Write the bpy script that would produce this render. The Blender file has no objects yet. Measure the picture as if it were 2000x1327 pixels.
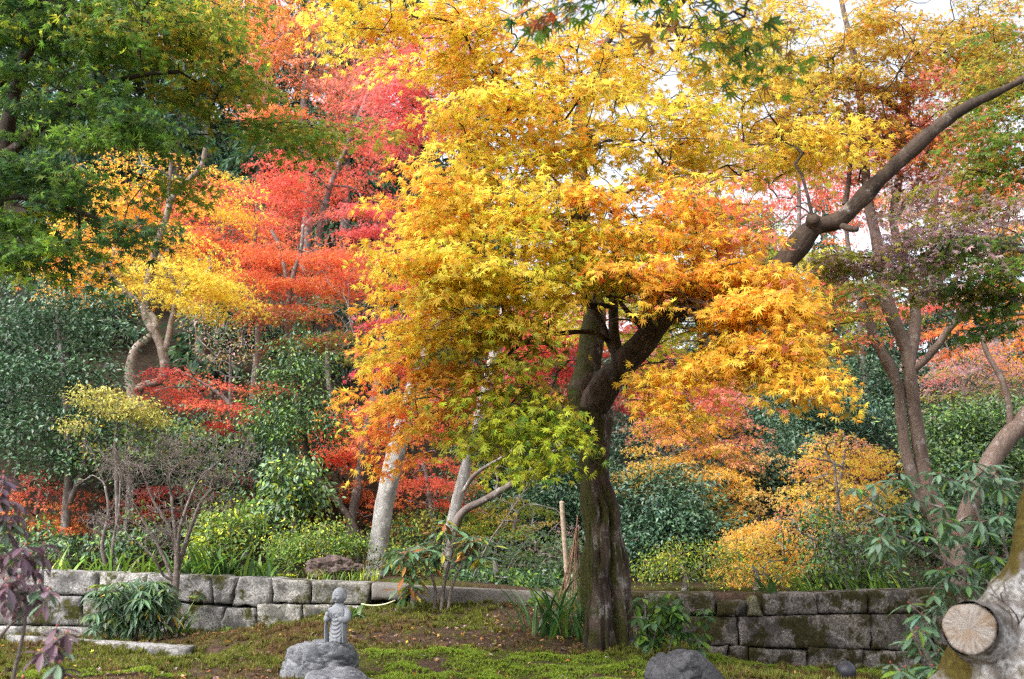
import bpy, math, random
import numpy as np
from collections import defaultdict
from mathutils import Vector, noise as mn

# ------------------------------------------------------------------ camera, sky, sun, exposure
SC = bpy.context.scene
COL = SC.collection
rng = np.random.default_rng(11)
random.seed(11)
R = math.radians
F = 2000 * 35.0 / 36.0
PITCH = R(10.96)
EYE = 1.5

cam_d = bpy.data.cameras.new("camera")
cam_d.lens = 35; cam_d.sensor_width = 36; cam_d.clip_end = 600; cam_d.clip_start = 0.05
cam_d.dof.use_dof = True; cam_d.dof.focus_distance = 8.0; cam_d.dof.aperture_fstop = 4.5
cam = bpy.data.objects.new("camera", cam_d); COL.objects.link(cam)
cam.location = (0, 0, EYE); cam.rotation_euler = (math.pi / 2 + PITCH, 0, 0)
SC.camera = cam

SUN_EL, SUN_AZ = R(48), R(-128)          # from the left, behind the camera
w = bpy.data.worlds.new("World"); SC.world = w; w.use_nodes = True
nt = w.node_tree; nt.nodes.clear()
sky = nt.nodes.new("ShaderNodeTexSky"); sky.sky_type = 'NISHITA'; sky.sun_disc = False
sky.sun_elevation = SUN_EL; sky.sun_rotation = SUN_AZ
sky.air_density = 1.0; sky.dust_density = 4.0; sky.ozone_density = 1.0
hs = nt.nodes.new("ShaderNodeHueSaturation"); hs.inputs['Saturation'].default_value = 0.3
bg = nt.nodes.new("ShaderNodeBackground"); bg.inputs['Strength'].default_value = 0.15
ow = nt.nodes.new("ShaderNodeOutputWorld")
nt.links.new(sky.outputs[0], hs.inputs['Color']); nt.links.new(hs.outputs[0], bg.inputs['Color'])
nt.links.new(bg.outputs[0], ow.inputs['Surface'])

sun_d = bpy.data.lights.new("sun", 'SUN'); sun_d.energy = 1.3; sun_d.angle = R(28); sun_d.color = (1, .95, .87)
sun = bpy.data.objects.new("sun", sun_d); COL.objects.link(sun)
_sd = Vector((math.cos(SUN_EL) * math.sin(SUN_AZ), math.cos(SUN_EL) * math.cos(SUN_AZ), math.sin(SUN_EL)))
sun.rotation_euler = _sd.to_track_quat('Z', 'Y').to_euler()
sun.location = (0, 0, 40)
SC.view_settings.view_transform = 'Standard'; SC.view_settings.look = 'None'
SC.view_settings.exposure = 1.54; SC.view_settings.gamma = 1.0
SC.render.engine = 'CYCLES'
SC.cycles.max_bounces = 9; SC.cycles.diffuse_bounces = 6; SC.cycles.glossy_bounces = 2
SC.cycles.transmission_bounces = 6; SC.cycles.use_adaptive_sampling = True
SC.cycles.adaptive_threshold = 0.02
SC.cycles.caustics_reflective = False; SC.cycles.caustics_refractive = False
SC.cycles.sample_clamp_indirect = 4; SC.cycles.use_denoising = False; SC.cycles.filter_width = 1.35; SC.cycles.adaptive_threshold = .012

# ------------------------------------------------------------------ helpers
def P(px, py, Y):
    u = (px - 1000) / F; v = (663.5 - py) / F
    dy = math.cos(PITCH) - v * math.sin(PITCH); dz = math.sin(PITCH) + v * math.cos(PITCH)
    t = Y / dy
    return np.array((u * t, Y, EYE + dz * t))

def S(px, Y): return px * Y / F

def tag(o, label=None, cat=None, group=None, kind=None):
    if label: o['label'] = label
    if cat: o['category'] = cat
    if group: o['group'] = group
    if kind: o['kind'] = kind
    return o

def thing(name, loc, label, cat, group=None):
    o = bpy.data.objects.new(name, None); COL.objects.link(o)
    o.location = [float(a) for a in loc]; o.empty_display_size = .1
    return tag(o, label, cat, group)

def mesh_obj(name, verts, loops, starts, mat, base=(0, 0, 0), parent=None, smooth=False, color=None, fmat=None):
    me = bpy.data.meshes.new(name)
    verts = np.asarray(verts, np.float32) - np.asarray(base, np.float32)
    me.vertices.add(len(verts)); me.vertices.foreach_set('co', verts.ravel())
    me.loops.add(len(loops)); me.loops.foreach_set('vertex_index', np.asarray(loops, np.int32))
    me.polygons.add(len(starts)); me.polygons.foreach_set('loop_start', np.asarray(starts, np.int32))
    me.polygons.foreach_set('use_smooth', np.full(len(starts), smooth, bool))
    if color is not None:
        a = me.color_attributes.new('Col', 'FLOAT_COLOR', 'POINT')
        c4 = np.ones((len(verts), 4), np.float32); c4[:, :3] = color
        a.data.foreach_set('color', c4.ravel())
    for m in (mat if isinstance(mat, (list, tuple)) else [mat]): me.materials.append(m)
    me.update(calc_edges=True)
    o = bpy.data.objects.new(name, me); COL.objects.link(o)
    if parent is not None: o.parent = parent
    else: o.location = [float(a) for a in base]
    return o

# ---- tubes
class Tubes:
    def __init__(s): s.v = []; s.q = []; s.n = 0; s.col = []
    def add(s, pts, rad, sides=5, cap=True, bump=None, col=None):
        pts = np.asarray(pts, float); rad = np.broadcast_to(np.asarray(rad, float), (len(pts),))
        t = np.gradient(pts, axis=0); t /= np.linalg.norm(t, axis=1, keepdims=True) + 1e-9
        m = np.abs(t.mean(0)); ref = np.zeros(3); ref[int(np.argmin(m))] = 1
        u = np.cross(t, ref); u /= np.linalg.norm(u, axis=1, keepdims=True) + 1e-9
        w_ = np.cross(t, u)
        a = np.arange(sides) * 2 * math.pi / sides
        ring = np.cos(a)[None, :, None] * u[:, None, :] + np.sin(a)[None, :, None] * w_[:, None, :]
        rr = np.repeat(rad[:, None], sides, 1)
        if bump is not None: rr = bump(pts, ring, rr)
        V = pts[:, None, :] + ring * rr[:, :, None]
        n = len(pts); i = np.arange(n - 1)[:, None] * sides; k = np.arange(sides)[None, :]; k2 = (k + 1) % sides
        Q = np.stack([i + k, i + k2, i + sides + k2, i + sides + k], -1).reshape(-1, 4) + s.n
        V = V.reshape(-1, 3); extra = 0
        if cap:
            tip = pts[-1] + t[-1] * rad[-1] * .4; V = np.vstack([V, tip]); extra = 1
            ti = s.n + n * sides; b = s.n + (n - 1) * sides
            c = np.stack([b + np.arange(sides), b + (np.arange(sides) + 1) % sides, np.full(sides, ti), np.full(sides, ti)], -1)
            Q = np.vstack([Q, c])
        s.v.append(V); s.q.append(Q); s.n += n * sides + extra
        s.col.append(np.tile(np.asarray(col if col is not None else (1, 1, 1)), (len(V), 1)))
    def build(s, name, mat, base, parent, smooth=True, usecol=False):
        if not s.v: return None
        V = np.vstack(s.v); Q = np.vstack(s.q)
        tri = Q[:, 2] == Q[:, 3]
        lens = np.where(tri, 3, 4); loops = Q.ravel()[np.tile([True] * 4, len(Q))]
        mask = np.ones(Q.shape, bool); mask[tri, 3] = False
        loops = Q[mask]; starts = np.concatenate([[0], np.cumsum(lens)[:-1]])
        return mesh_obj(name, V, loops, starts, mat, base, parent, smooth, np.vstack(s.col) if usecol else None)

def spline(ctrl, step):
    c = np.asarray(ctrl, float)
    if len(c) == 2: c = np.vstack([c[0], (c[0] + c[1]) / 2, c[1]])
    p = np.vstack([2 * c[0] - c[1], c, 2 * c[-1] - c[-2]]); out = []
    for i in range(1, len(p) - 2):
        d = np.linalg.norm(p[i + 1, :3] - p[i, :3]); n = max(2, int(d / step))
        for t in np.arange(n) / n:
            a, b, e, f = p[i - 1], p[i], p[i + 1], p[i + 2]
            out.append(.5 * (2 * b + (e - a) * t + (2 * a - 5 * b + 4 * e - f) * t * t + (3 * b - a - 3 * e + f) * t ** 3))
    out.append(c[-1]); return np.array(out)

def barkbump(seed, amp=.08, freq=6., flute=0., fl_n=5, z0=0, z1=1, amp2=.05):
    off = Vector((seed * 7.31, seed * 3.7, seed * 1.9))
    def f(pts, ring, rr):
        out = rr.copy()
        n, k = rr.shape
        for i in range(n):
            for j in range(k):
                p = pts[i] + ring[i, j] * rr[i, j]
                q = Vector((p[0] * freq, p[1] * freq, p[2] * freq * .45)) + off
                a = mn.noise(q) * amp * 1.6 + mn.noise(q * 3.1) * amp2
                if flute:
                    ww = max(0., min(1., 1 - (p[2] - z0) / (z1 - z0)))
                    g = mn.noise(Vector((ring[i, j][0] * 2.1, ring[i, j][1] * 2.1, p[2] * .8)) + off); g2 = mn.noise(Vector((ring[i, j][0] * 1.5, ring[i, j][1] * 1.5, p[2] * 2.6)) + off * 2)
                    a += flute * (.3 + .7 * ww) * (min(abs(g) * 3.2, .75) - .45) + flute * .55 * g2
                out[i, j] = rr[i, j] * (1 + a)
        return out
    return f

# ---- leaves
def rotm(az, droop, roll):
    az, droop, roll = map(np.asarray, (az, droop, roll))
    y = np.stack([np.cos(az) * np.cos(droop), np.sin(az) * np.cos(droop), -np.sin(droop)], -1)
    x0 = np.stack([np.sin(az), -np.cos(az), np.zeros_like(az)], -1)
    z0 = np.cross(x0, y)
    c, s_ = np.cos(roll)[:, None], np.sin(roll)[:, None]
    return np.stack([x0 * c + z0 * s_, y, -x0 * s_ + z0 * c], -1)      # columns are x, y, z

def tm(verts, faces): return np.array(verts, float), faces
def star(angles, lens, sinus, curl=.12, sc=.62):
    v = [(0, -.02, 0)]; n = len(angles)
    for i in range(n):
        a = R(angles[i]); l = lens[i]
        v.append((math.sin(a) * l, math.cos(a) * l, -curl * l * l))
        if i < n - 1:
            b = R((angles[i] + angles[i + 1]) / 2); v.append((math.sin(b) * sinus, math.cos(b) * sinus, .02))
    v = [(x * sc, y * sc, z * sc) for x, y, z in v]
    return tm(v, [list(range(len(v)))])
def star2(sc=.62, curl=.16, fold=0., sin_=.33, k=1.):                    # near leaf: lobes with a belly
    ang = [108, 72, 36, 0, -36, -72, -108]; ln = [.5, .8, .97, 1.05, .97, .8, .5]
    v = [(0, -.03, 0)]
    for i in range(7):
        a = R(ang[i]); l = ln[i]; d = R(7.5)
        for (aa, ll) in ((a + d, l * .62), (a, l), (a - d, l * .62)):
            v.append((math.sin(aa * k) * ll, math.cos(aa * k) * ll, -curl * ll * ll + fold * abs(math.sin(aa * k) * ll)))
        if i < 6:
            b = R((ang[i] + ang[i + 1]) / 2); v.append((math.sin(b * k) * sin_, math.cos(b * k) * sin_, .02))
    return tm([(x * sc, y * sc, z * sc) for x, y, z in v], [list(range(len(v)))])
LEAF_NEAR = [star2(), star2(curl=.38, fold=.15, sin_=.3, k=.9), star2(curl=.05, fold=.3, k=.95), star2(curl=.5, fold=-.2, sin_=.36, k=.8), star2(curl=-.12, fold=.1, sin_=.36)]
LEAF_MID = star([82, 42, 0, -42, -82], [.7, .95, 1.08, .95, .7], .36)
LEAF_FAR = star([62, 0, -62], [.85, 1.05, .85], .34)
LEAF_OVAL = tm([(0, 0, 0), (.2, .3, .05), (.22, .6, .04), (0, 1, -.08), (-.22, .6, .04), (-.2, .3, .05), (0, .5, -.02)],
               [[0, 1, 6], [1, 2, 6], [2, 3, 6], [3, 4, 6], [4, 5, 6], [5, 0, 6]])
LEAF_OVAL_FAR = tm([(0, 0, 0), (.24, .5, .06), (0, 1, -.05), (-.24, .5, .06)], [[0, 1, 2], [0, 2, 3]])
LEAF_LANCE = tm([(0, 0, 0), (.085, .3, .03), (.085, .65, .0), (0, 1, -.14), (-.085, .65, .0), (-.085, .3, .03), (0, .3, 0), (0, .65, -.04)],
                [[0, 1, 6], [1, 2, 7, 6], [2, 3, 7], [3, 4, 7], [4, 5, 6, 7], [5, 0, 6]])
LEAF_RHODO = tm([(0, 0, 0), (.13, .35, .03), (.15, .65, .0), (0, 1, -.12), (-.15, .65, .0), (-.13, .35, .03), (0, .35, 0), (0, .65, -.03)],
                [[0, 1, 6], [1, 2, 7, 6], [2, 3, 7], [3, 4, 7], [4, 5, 6, 7], [5, 0, 6]])
LEAF_LANCE2 = tm(np.array(LEAF_RHODO[0]) * np.array((.78, 1, 1)), LEAF_RHODO[1])
NEEDLE = tm([(-.03, 0, 0), (.03, 0, 0), (.16, .5, -.03), (.02, 1, -.1), (-.15, .55, -.03)], [[0, 1, 2, 3, 4]])
def tuft(n=6, spread=.55, wd=.1):
    v = []; f = []
    for i in range(n):
        a = i * 2 * math.pi / n + .3; sp = spread * (1 if i % 2 else .55); b = a + math.pi / 2
        o = len(v)
        v += [(math.cos(b) * wd, math.sin(b) * wd, 0), (-math.cos(b) * wd, -math.sin(b) * wd, 0), (math.cos(a) * sp, math.sin(a) * sp, 1 - .35 * (i % 2))]
        f.append([o, o + 1, o + 2])
    return tm(v, f)
TUFT = tuft(); MOSSBIT = tuft(5, .8, .22)

class Bag:
    def __init__(s): s.p = []; s.R = []; s.s = []; s.c = []
    def add(s, p, Rm, sc, c):
        s.p.append(np.asarray(p)); s.R.append(Rm); s.s.append(np.broadcast_to(sc, (len(p),))); s.c.append(np.asarray(c))
    def carve(s, c, r):
        for i in range(len(s.p)):
            k = ((((s.p[i] - c) / np.array(r)) ** 2).sum(1) > 1 + rng.normal(-.12, .3, len(s.p[i])))
            s.p[i] = s.p[i][k]; s.R[i] = s.R[i][k]; s.s[i] = s.s[i][k]; s.c[i] = s.c[i][k]
    def count(s): return sum(len(a) for a in s.p)
    def build(s, name, tmpl, mat, base, parent):
        if not s.p: return None
        p = np.vstack(s.p); Rm = np.concatenate(s.R); sc = np.concatenate(s.s); c = np.vstack(s.c)
        n = len(p)
        if isinstance(tmpl, list):
            faces = tmpl[0][1]; V = np.array([t_[0] for t_ in tmpl])[rng.integers(0, len(tmpl), n)]; V = V * (1 + rng.normal(0, .1, (n, 1, 3))); k = V.shape[1]
        else: V, faces = tmpl; k = len(V); V = np.broadcast_to(V, (n, k, 3))
        verts = np.einsum('nij,nkj->nki', Rm, V) * sc[:, None, None] + p[:, None, :]
        fl = np.concatenate([np.array(f) for f in faces]); ln = np.array([len(f) for f in faces])
        loops = (fl[None, :] + np.arange(n)[:, None] * k).ravel()
        st = np.concatenate([[0], np.cumsum(ln)[:-1]])
        starts = (st[None, :] + np.arange(n)[:, None] * ln.sum()).ravel()
        return mesh_obj(name, verts.reshape(-1, 3), loops, starts, mat, base, parent, False, np.repeat(c, k, 0))

# ---- leaf colours (albedo of the leaf itself; deep is darkened for slope shade)
C = dict(yel=(.89, .71, .11), gold=(.90, .62, .085), amb=(.88, .48, .07), org=(.83, .31, .08), ver=(.82, .24, .11), red=(.77, .15, .11),
         crim=(.62, .08, .10), pink=(.78, .34, .25), rose=(.73, .21, .20), lime=(.56, .60, .06), grn=(.16, .28, .04), dgrn=(.06, .13, .04),
         ever=(.05, .115, .055), ever2=(.10, .185, .085), olive=(.34, .33, .05), purp=(.38, .22, .25), mauve=(.50, .34, .36), dusk=(.15, .095, .12), spin=(.55, .50, .14), pgold=(.80, .57, .20), duskm=(.24, .15, .17), mus=(.70, .47, .08),
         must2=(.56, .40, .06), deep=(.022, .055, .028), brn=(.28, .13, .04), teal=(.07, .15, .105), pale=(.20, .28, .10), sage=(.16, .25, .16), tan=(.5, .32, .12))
def pal(sx):
    out = []
    for t in sx.split():
        n, ww = t.split(':'); out.append((np.array(C[n]), float(ww)))
    ws = np.array([b for _, b in out]); return np.array([a for a, _ in out]), ws / ws.sum()
def leafcols(pl, n, coher=.55, jit=.16):
    cols, ws = pl
    main = rng.choice(len(ws), p=ws)
    idx = np.where(rng.random(n) < coher, main, rng.choice(len(ws), n, p=ws))
    c = cols[idx]
    return np.clip(c * (1 + rng.normal(0, jit, (n, 1))) * (1 + rng.normal(0, jit * .45, (n, 3))), .004, .92)

# ---- branch skeleton
class Skel:
    def __init__(s): s.p = np.zeros((0, 3)); s.par = []; s.fix = []; s.chains = []; s.lid = []; s.nl = 0; s.bid = []; s.nb = 0
    def _add(s, pts, par, fix):
        i0 = len(s.p); s.p = np.vstack([s.p, pts])
        for k in range(len(pts)):
            s.par.append(par if k == 0 else i0 + k - 1); s.fix.append(None if fix is None else fix[k]); s.lid.append(s.nl if par < 0 else s.lid[par]); s.bid.append(-1 if fix is not None else (s.nb if s.bid[par] < 0 and k == 0 else (s.bid[i0 + k - 1] if k else s.bid[par])))
            if fix is None and k == 0 and s.bid[-1] == s.nb: s.nb += 1
        return list(range(i0, i0 + len(pts)))
    def limb(s, pts, rad): s._add(pts, -1, rad); s.nl += 1
    def grow(s, A, D, wob=.05):
        d = np.linalg.norm(s.p - A, axis=1)
        cost = d + .5 * np.maximum(0, s.p[:, 2] - A[2] - .1) + .35 * np.maximum(0, (s.p - A) @ D)
        i = int(np.argmin(cost)); p0 = s.p[i]; L = d[i]
        if L < .02: return i
        n = max(2, min(9, int(L / .16) + 1)); t = np.linspace(0, 1, n + 1)[1:, None]
        dirn = (A - p0) / (L + 1e-6)
        m0 = (dirn + np.array((0, 0, .55))) * L; m1 = (dirn * .5 + D) * L * .8
        h = (2 * t ** 3 - 3 * t ** 2 + 1) * p0 + (t ** 3 - 2 * t ** 2 + t) * m0 + (-2 * t ** 3 + 3 * t ** 2) * A + (t ** 3 - t ** 2) * m1
        h += rng.normal(0, wob, h.shape) * np.minimum(L, .6) * (1 - np.abs(2 * t - 1)) * .6
        ids = s._add(h, i, None); s.chains.append([i] + ids); return ids[-1]
    def radii(s, r0, ex=2.3, rmax=1e9):
        area = np.zeros(len(s.p)); ch = np.zeros(len(s.p), int)
        for i, q in enumerate(s.par):
            if q >= 0: ch[q] += 1
        for i in range(len(s.p) - 1, -1, -1):
            if ch[i] == 0 or area[i] == 0: area[i] = max(area[i], r0 ** ex)
            q = s.par[i]
            if q >= 0 and s.fix[i] is None: area[q] += area[i]
        r = area ** (1 / ex); return np.minimum(r, rmax)
    def tubes(s, Ts, r0, sides=5, rmax=.05):
        r = s.radii(r0, rmax=rmax)
        for ch in s.chains:
            rr = r[ch].copy(); f = s.fix[ch[0]]
            lim = f * .7 if f is not None else r[ch[0]]
            rr[0] = min(rr[1] * 1.25, lim)
            Ts[s.lid[ch[0]] if isinstance(Ts, list) else s.bid[ch[-1]]].add(s.p[ch], rr, sides)

def build_each(Ts, name, mat, base, parent):
    for t in Ts: t.build(name, mat, base, parent)

def spray(bag, T, A, az, L, ls, pl, twr=.0022, side_n=4, dens=1., droop=.35, slope=0., tw=True, ldroop=35, lroll=28, coher=.55):
    """one flat fan of twigs with leaves in pairs along them"""
    St = [A]; Az = [az]; Ln = [L]
    for i in range(side_n):
        t0 = .08 + .8 * (i + .5) / side_n
        for sg in (-1, 1):
            if rng.random() < .1: continue
            q = A + np.array((math.cos(az) * L * t0, math.sin(az) * L * t0, slope * L * t0 - droop * L * t0 * t0))
            St.append(q); Az.append(az + sg * R(rng.uniform(32, 68))); Ln.append(L * (.66 - .38 * t0) * rng.uniform(.7, 1.25))
    St = np.array(St); Az = np.array(Az); Ln = np.array(Ln); dr = droop * rng.uniform(.6, 1.5, len(Ln)); dr[0] = droop
    if tw:
        tt = np.linspace(0, 1, 4)
        for k in range(len(Ln)):
            pts = St[k] + np.stack([np.cos(Az[k]) * Ln[k] * tt, np.sin(Az[k]) * Ln[k] * tt, slope * Ln[k] * tt - dr[k] * Ln[k] * tt * tt], -1)
            T.add(pts, np.linspace(twr * (1.5 if k == 0 else 1), twr * .5, 4), 3, False)
    nl = np.maximum(2, (Ln / (ls * .42) * dens * rng.uniform(.8, 1.2, len(Ln))).astype(int))
    k = np.repeat(np.arange(len(Ln)), nl); n = len(k)
    t = np.clip(rng.uniform(.12, 1.03, n), 0, 1.02)
    sg = np.where(rng.random(n) < .5, -1., 1.)
    head = Az[k] + sg * R(1) * rng.uniform(15, 85, n) * (1.1 - .7 * t)
    p = St[k] + np.stack([np.cos(Az[k]) * Ln[k] * t, np.sin(Az[k]) * Ln[k] * t, slope * Ln[k] * t - dr[k] * Ln[k] * t * t], -1)
    sc = ls * np.clip(rng.normal(.95, .24, n), .4, 1.5)
    p += np.stack([np.cos(head), np.sin(head), np.full(n, -.25)], -1) * (sc * .42)[:, None] + rng.normal(0, 1, (n, 3)) * np.array((.14, .14, .32)) * ls
    Rm = rotm(head, R(1) * rng.normal(ldroop, 28, n), R(1) * rng.normal(0, lroll * 1.3, n))
    bag.add(p, Rm, sc, leafcols(pl, n, coher))

# ------------------------------------------------------------------ materials
def newmat(name):
    m = bpy.data.materials.new(name); m.use_nodes = True; t = m.node_tree; t.nodes.clear()
    o = t.nodes.new("ShaderNodeOutputMaterial"); return m, t, o
def node(t, ty, **kw):
    n = t.nodes.new(ty)
    for k, v in kw.items():
        if k.startswith('_'): setattr(n, k[1:], v)
        else: n.inputs[k.replace('_', ' ')].default_value = v
    return n
def ramp(t, fac, stops):
    r = t.nodes.new("ShaderNodeValToRGB"); e = r.color_ramp.elements
    while len(e) > 1: e.remove(e[-1])
    e[0].position = stops[0][0]; e[0].color = (*stops[0][1], 1)
    for p, c in stops[1:]:
        x = e.new(p); x.color = (*c, 1)
    t.links.new(fac, r.inputs[0]); return r.outputs[0]
def noise_n(t, vec, scale, detail=5, rough=.6, dist=0.):
    n = node(t, "ShaderNodeTexNoise"); n.inputs['Scale'].default_value = scale; n.inputs['Detail'].default_value = detail
    n.inputs['Roughness'].default_value = rough; n.inputs['Distortion'].default_value = dist
    t.links.new(vec, n.inputs['Vector']); return n.outputs['Fac']
def mixc(t, fac, a, b, mode='MIX'):
    n = t.nodes.new("ShaderNodeMix"); n.data_type = 'RGBA'; n.blend_type = mode
    for s_, v in ((n.inputs[0], fac), (n.inputs[6], a), (n.inputs[7], b)):
        if hasattr(v, 'is_output'): t.links.new(v, s_)
        elif isinstance(v, tuple): s_.default_value = (*v, 1)
        else: s_.default_value = v
    return n.outputs[2]
def mathn(t, op, a, b=0., clamp=False):
    n = t.nodes.new("ShaderNodeMath"); n.operation = op; n.use_clamp = clamp
    for s_, v in ((n.inputs[0], a), (n.inputs[1], b)):
        if hasattr(v, 'is_output'): t.links.new(v, s_)
        else: s_.default_value = v
    return n.outputs[0]
def step_(t, v, lo, hi):
    n = t.nodes.new("ShaderNodeMapRange"); n.interpolation_type = 'SMOOTHSTEP'
    n.inputs[1].default_value = lo; n.inputs[2].default_value = hi; t.links.new(v, n.inputs[0]); return n.outputs[0]
def bumpn(t, h, strength, dist):
    b = t.nodes.new("ShaderNodeBump"); b.inputs['Strength'].default_value = strength; b.inputs['Distance'].default_value = dist
    t.links.new(h, b.inputs['Height']); return b.outputs[0]

def leafmat(name, trans, rough, spec, sat=1.0):
    m, t, o = newmat(name)
    a = node(t, "ShaderNodeAttribute"); a.attribute_name = 'Col'
    pb = node(t, "ShaderNodeBsdfPrincipled"); pb.inputs['Roughness'].default_value = rough
    pb.inputs['Specular IOR Level'].default_value = spec
    t.links.new(a.outputs['Color'], pb.inputs['Base Color'])
    h = node(t, "ShaderNodeHueSaturation"); h.inputs['Saturation'].default_value = sat; h.inputs['Value'].default_value = 1.1
    t.links.new(a.outputs['Color'], h.inputs['Color'])
    tr = node(t, "ShaderNodeBsdfTranslucent"); t.links.new(h.outputs[0], tr.inputs['Color'])
    mx = node(t, "ShaderNodeMixShader"); mx.inputs[0].default_value = trans
    t.links.new(pb.outputs[0], mx.inputs[1]); t.links.new(tr.outputs[0], mx.inputs[2]); t.links.new(mx.outputs[0], o.inputs[0])
    return m
M_MAPLE = leafmat('maple_leaf', .62, .5, .3)
M_GLOSS = leafmat('glossy_leaf', .15, .42, .6, 1.0)
M_MATTE = leafmat('matte_leaf', .3, .5, .3, 1.05)
M_BLADE = leafmat('blade_leaf', .3, .35, .45, 1.05)

def barkmat(name, dark, light, lichen=(.5, .5, .47), lich=.5, moss=(.07, .075, .015), mossamt=.0, scale=7., side=(0, 0, 0)):
    m, t, o = newmat(name)
    tc = node(t, "ShaderNodeTexCoord"); mp = node(t, "ShaderNodeMapping"); mp.inputs['Scale'].default_value = (1, 1, .3)
    t.links.new(tc.outputs['Object'], mp.inputs[0]); v = mp.outputs[0]; ob = tc.outputs['Object']
    n1 = noise_n(t, v, scale, 8, .65, .4)
    c = ramp(t, n1, [(.3, dark), (.62, light)])
    n2 = noise_n(t, ob, scale * .9, 6, .7)
    if lich > 0:
        f = step_(t, n2, .62 - .22 * lich, .74 - .2 * lich)
        n2b = noise_n(t, ob, scale * 9, 3, .6)
        c = mixc(t, mathn(t, 'MULTIPLY', f, step_(t, n2b, .3, .6)), c, lichen)
    if mossamt > 0:
        g = node(t, "ShaderNodeNewGeometry"); dp = node(t, "ShaderNodeVectorMath"); dp.operation = 'DOT_PRODUCT'
        t.links.new(g.outputs['Normal'], dp.inputs[0]); dp.inputs[1].default_value = side
        n3 = noise_n(t, ob, scale * .45, 5, .6)
        f = step_(t, mathn(t, 'ADD', n3, mathn(t, 'MULTIPLY', dp.outputs['Value'], .22)), .66 - .25 * mossamt, .76 - .22 * mossamt)
        mc = ramp(t, noise_n(t, ob, scale * 6, 3, .6), [(.3, tuple(x * .45 for x in moss)), (.7, moss)])
        c = mixc(t, f, c, mc)
    pb = node(t, "ShaderNodeBsdfPrincipled"); pb.inputs['Roughness'].default_value = .85; pb.inputs['Specular IOR Level'].default_value = .2
    t.links.new(c, pb.inputs['Base Color'])
    hgt = mathn(t, 'ADD', mathn(t, 'MULTIPLY', n1, 1.), mathn(t, 'MULTIPLY', noise_n(t, ob, scale * 7, 4, .7), .4))
    t.links.new(bumpn(t, hgt, .7, .02), pb.inputs['Normal']); t.links.new(pb.outputs[0], o.inputs[0])
    return m
M_BARK_MAIN = barkmat('gnarled_maple_bark', (.015, .011, .009), (.105, .075, .06), (.33, .30, .295), .6, (.05, .05, .012), .7, 7, (-.8, -.1, .3))
M_BARK_LIMB = barkmat('rough_brown_limb_bark', (.018, .013, .010), (.085, .06, .046), (.22, .19, .17), .3, (.06, .06, .015), .12, 9, (-.2, 0, .5))
M_BARK_BRANCH = barkmat('dark_branch_bark', (.022, .016, .013), (.075, .055, .045), (.2, .19, .18), .25, scale=20)
M_BARK_PALE = barkmat('pale_grey_bark', (.17, .155, .145), (.40, .385, .37), (.54, .54, .53), .6, scale=11)
M_BARK_CROOK = barkmat('crooked_tan_bark', (.09, .065, .052), (.26, .20, .165), (.40, .37, .34), .45, scale=9)
M_BARK_GREY = barkmat('grey_brown_bark', (.075, .06, .052), (.20, .165, .15), (.42, .40, .39), .5, scale=10)
M_BARK_TAN = barkmat('smooth_brown_bark', (.09, .062, .05), (.21, .155, .13), (.34, .30, .28), .35, scale=9)
M_BARK_NEAR = barkmat('mossy_stump_bark', (.04, .032, .027), (.23, .20, .175), (.44, .43, .425), .9, (.11, .082, .016), .42, 9, (-1., .2, .1))
M_TWIG = barkmat('bare_twig_bark', (.08, .062, .054), (.20, .16, .145), (.4, .38, .37), .4, scale=25)

def stonemat(name, a, b, c, speck=60., moss=(.075, .075, .014), mossamt=.4, stain=.3, bump=.5, streak=None, tone=False):
    m, t, o = newmat(name)
    tc = node(t, "ShaderNodeTexCoord"); ob = tc.outputs['Object']
    n1 = noise_n(t, ob, speck, 4, .8); col = ramp(t, n1, [(.32, a), (.5, b), (.68, c)])
    n0 = noise_n(t, ob, 5., 5, .65)
    if stain: col = mixc(t, mathn(t, 'MULTIPLY', step_(t, n0, .48, .62), stain), col, tuple(x * .32 for x in b))
    if streak:
        mp = node(t, "ShaderNodeMapping"); mp.inputs['Scale'].default_value = (1.5, 1, 5); mp.inputs['Rotation'].default_value = (.3, .5, 0)
        t.links.new(ob, mp.inputs[0]); col = mixc(t, step_(t, noise_n(t, mp.outputs[0], 5, 6, .7, 1.5), .5, .66), col, streak)
    if tone:
        at = node(t, 'ShaderNodeAttribute'); at.attribute_name = 'Col'; col = mixc(t, 1., col, at.outputs['Color'], 'MULTIPLY')
    if mossamt:
        f = step_(t, noise_n(t, ob, 3.2, 7, .72), .66 - .2 * mossamt, .74 - .2 * mossamt)
        mc = ramp(t, noise_n(t, ob, 45, 3, .6), [(.35, tuple(x * .35 for x in moss)), (.7, moss)])
        col = mixc(t, f, col, mc)
    pb = node(t, "ShaderNodeBsdfPrincipled"); pb.inputs['Roughness'].default_value = .85; pb.inputs['Specular IOR Level'].default_value = .25
    t.links.new(col, pb.inputs['Base Color'])
    h = mathn(t, 'ADD', noise_n(t, ob, 22, 6, .7), mathn(t, 'MULTIPLY', n1, .5))
    t.links.new(bumpn(t, h, bump, .012), pb.inputs['Normal']); t.links.new(pb.outputs[0], o.inputs[0])
    return m
M_GRANITE = stonemat('lichened_granite', (.06, .06, .06), (.24, .235, .23), (.52, .51, .50), 62, mossamt=.8, stain=.85, tone=True)
M_GRANITE_DARK = stonemat('mossy_dark_granite', (.03, .026, .024), (.12, .105, .095), (.30, .28, .265), 55, (.05, .042, .012), 1.0, .9, tone=True)
M_CONCRETE = stonemat('weathered_concrete', (.10, .09, .082), (.165, .15, .138), (.22, .205, .19), 90, mossamt=.15, stain=.35, bump=.3)
M_ROCK = stonemat('blue_grey_rock', (.05, .052, .062), (.15, .155, .17), (.25, .25, .265), 20, mossamt=0, stain=.75, streak=(.28, .28, .305), bump=1.)
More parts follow.
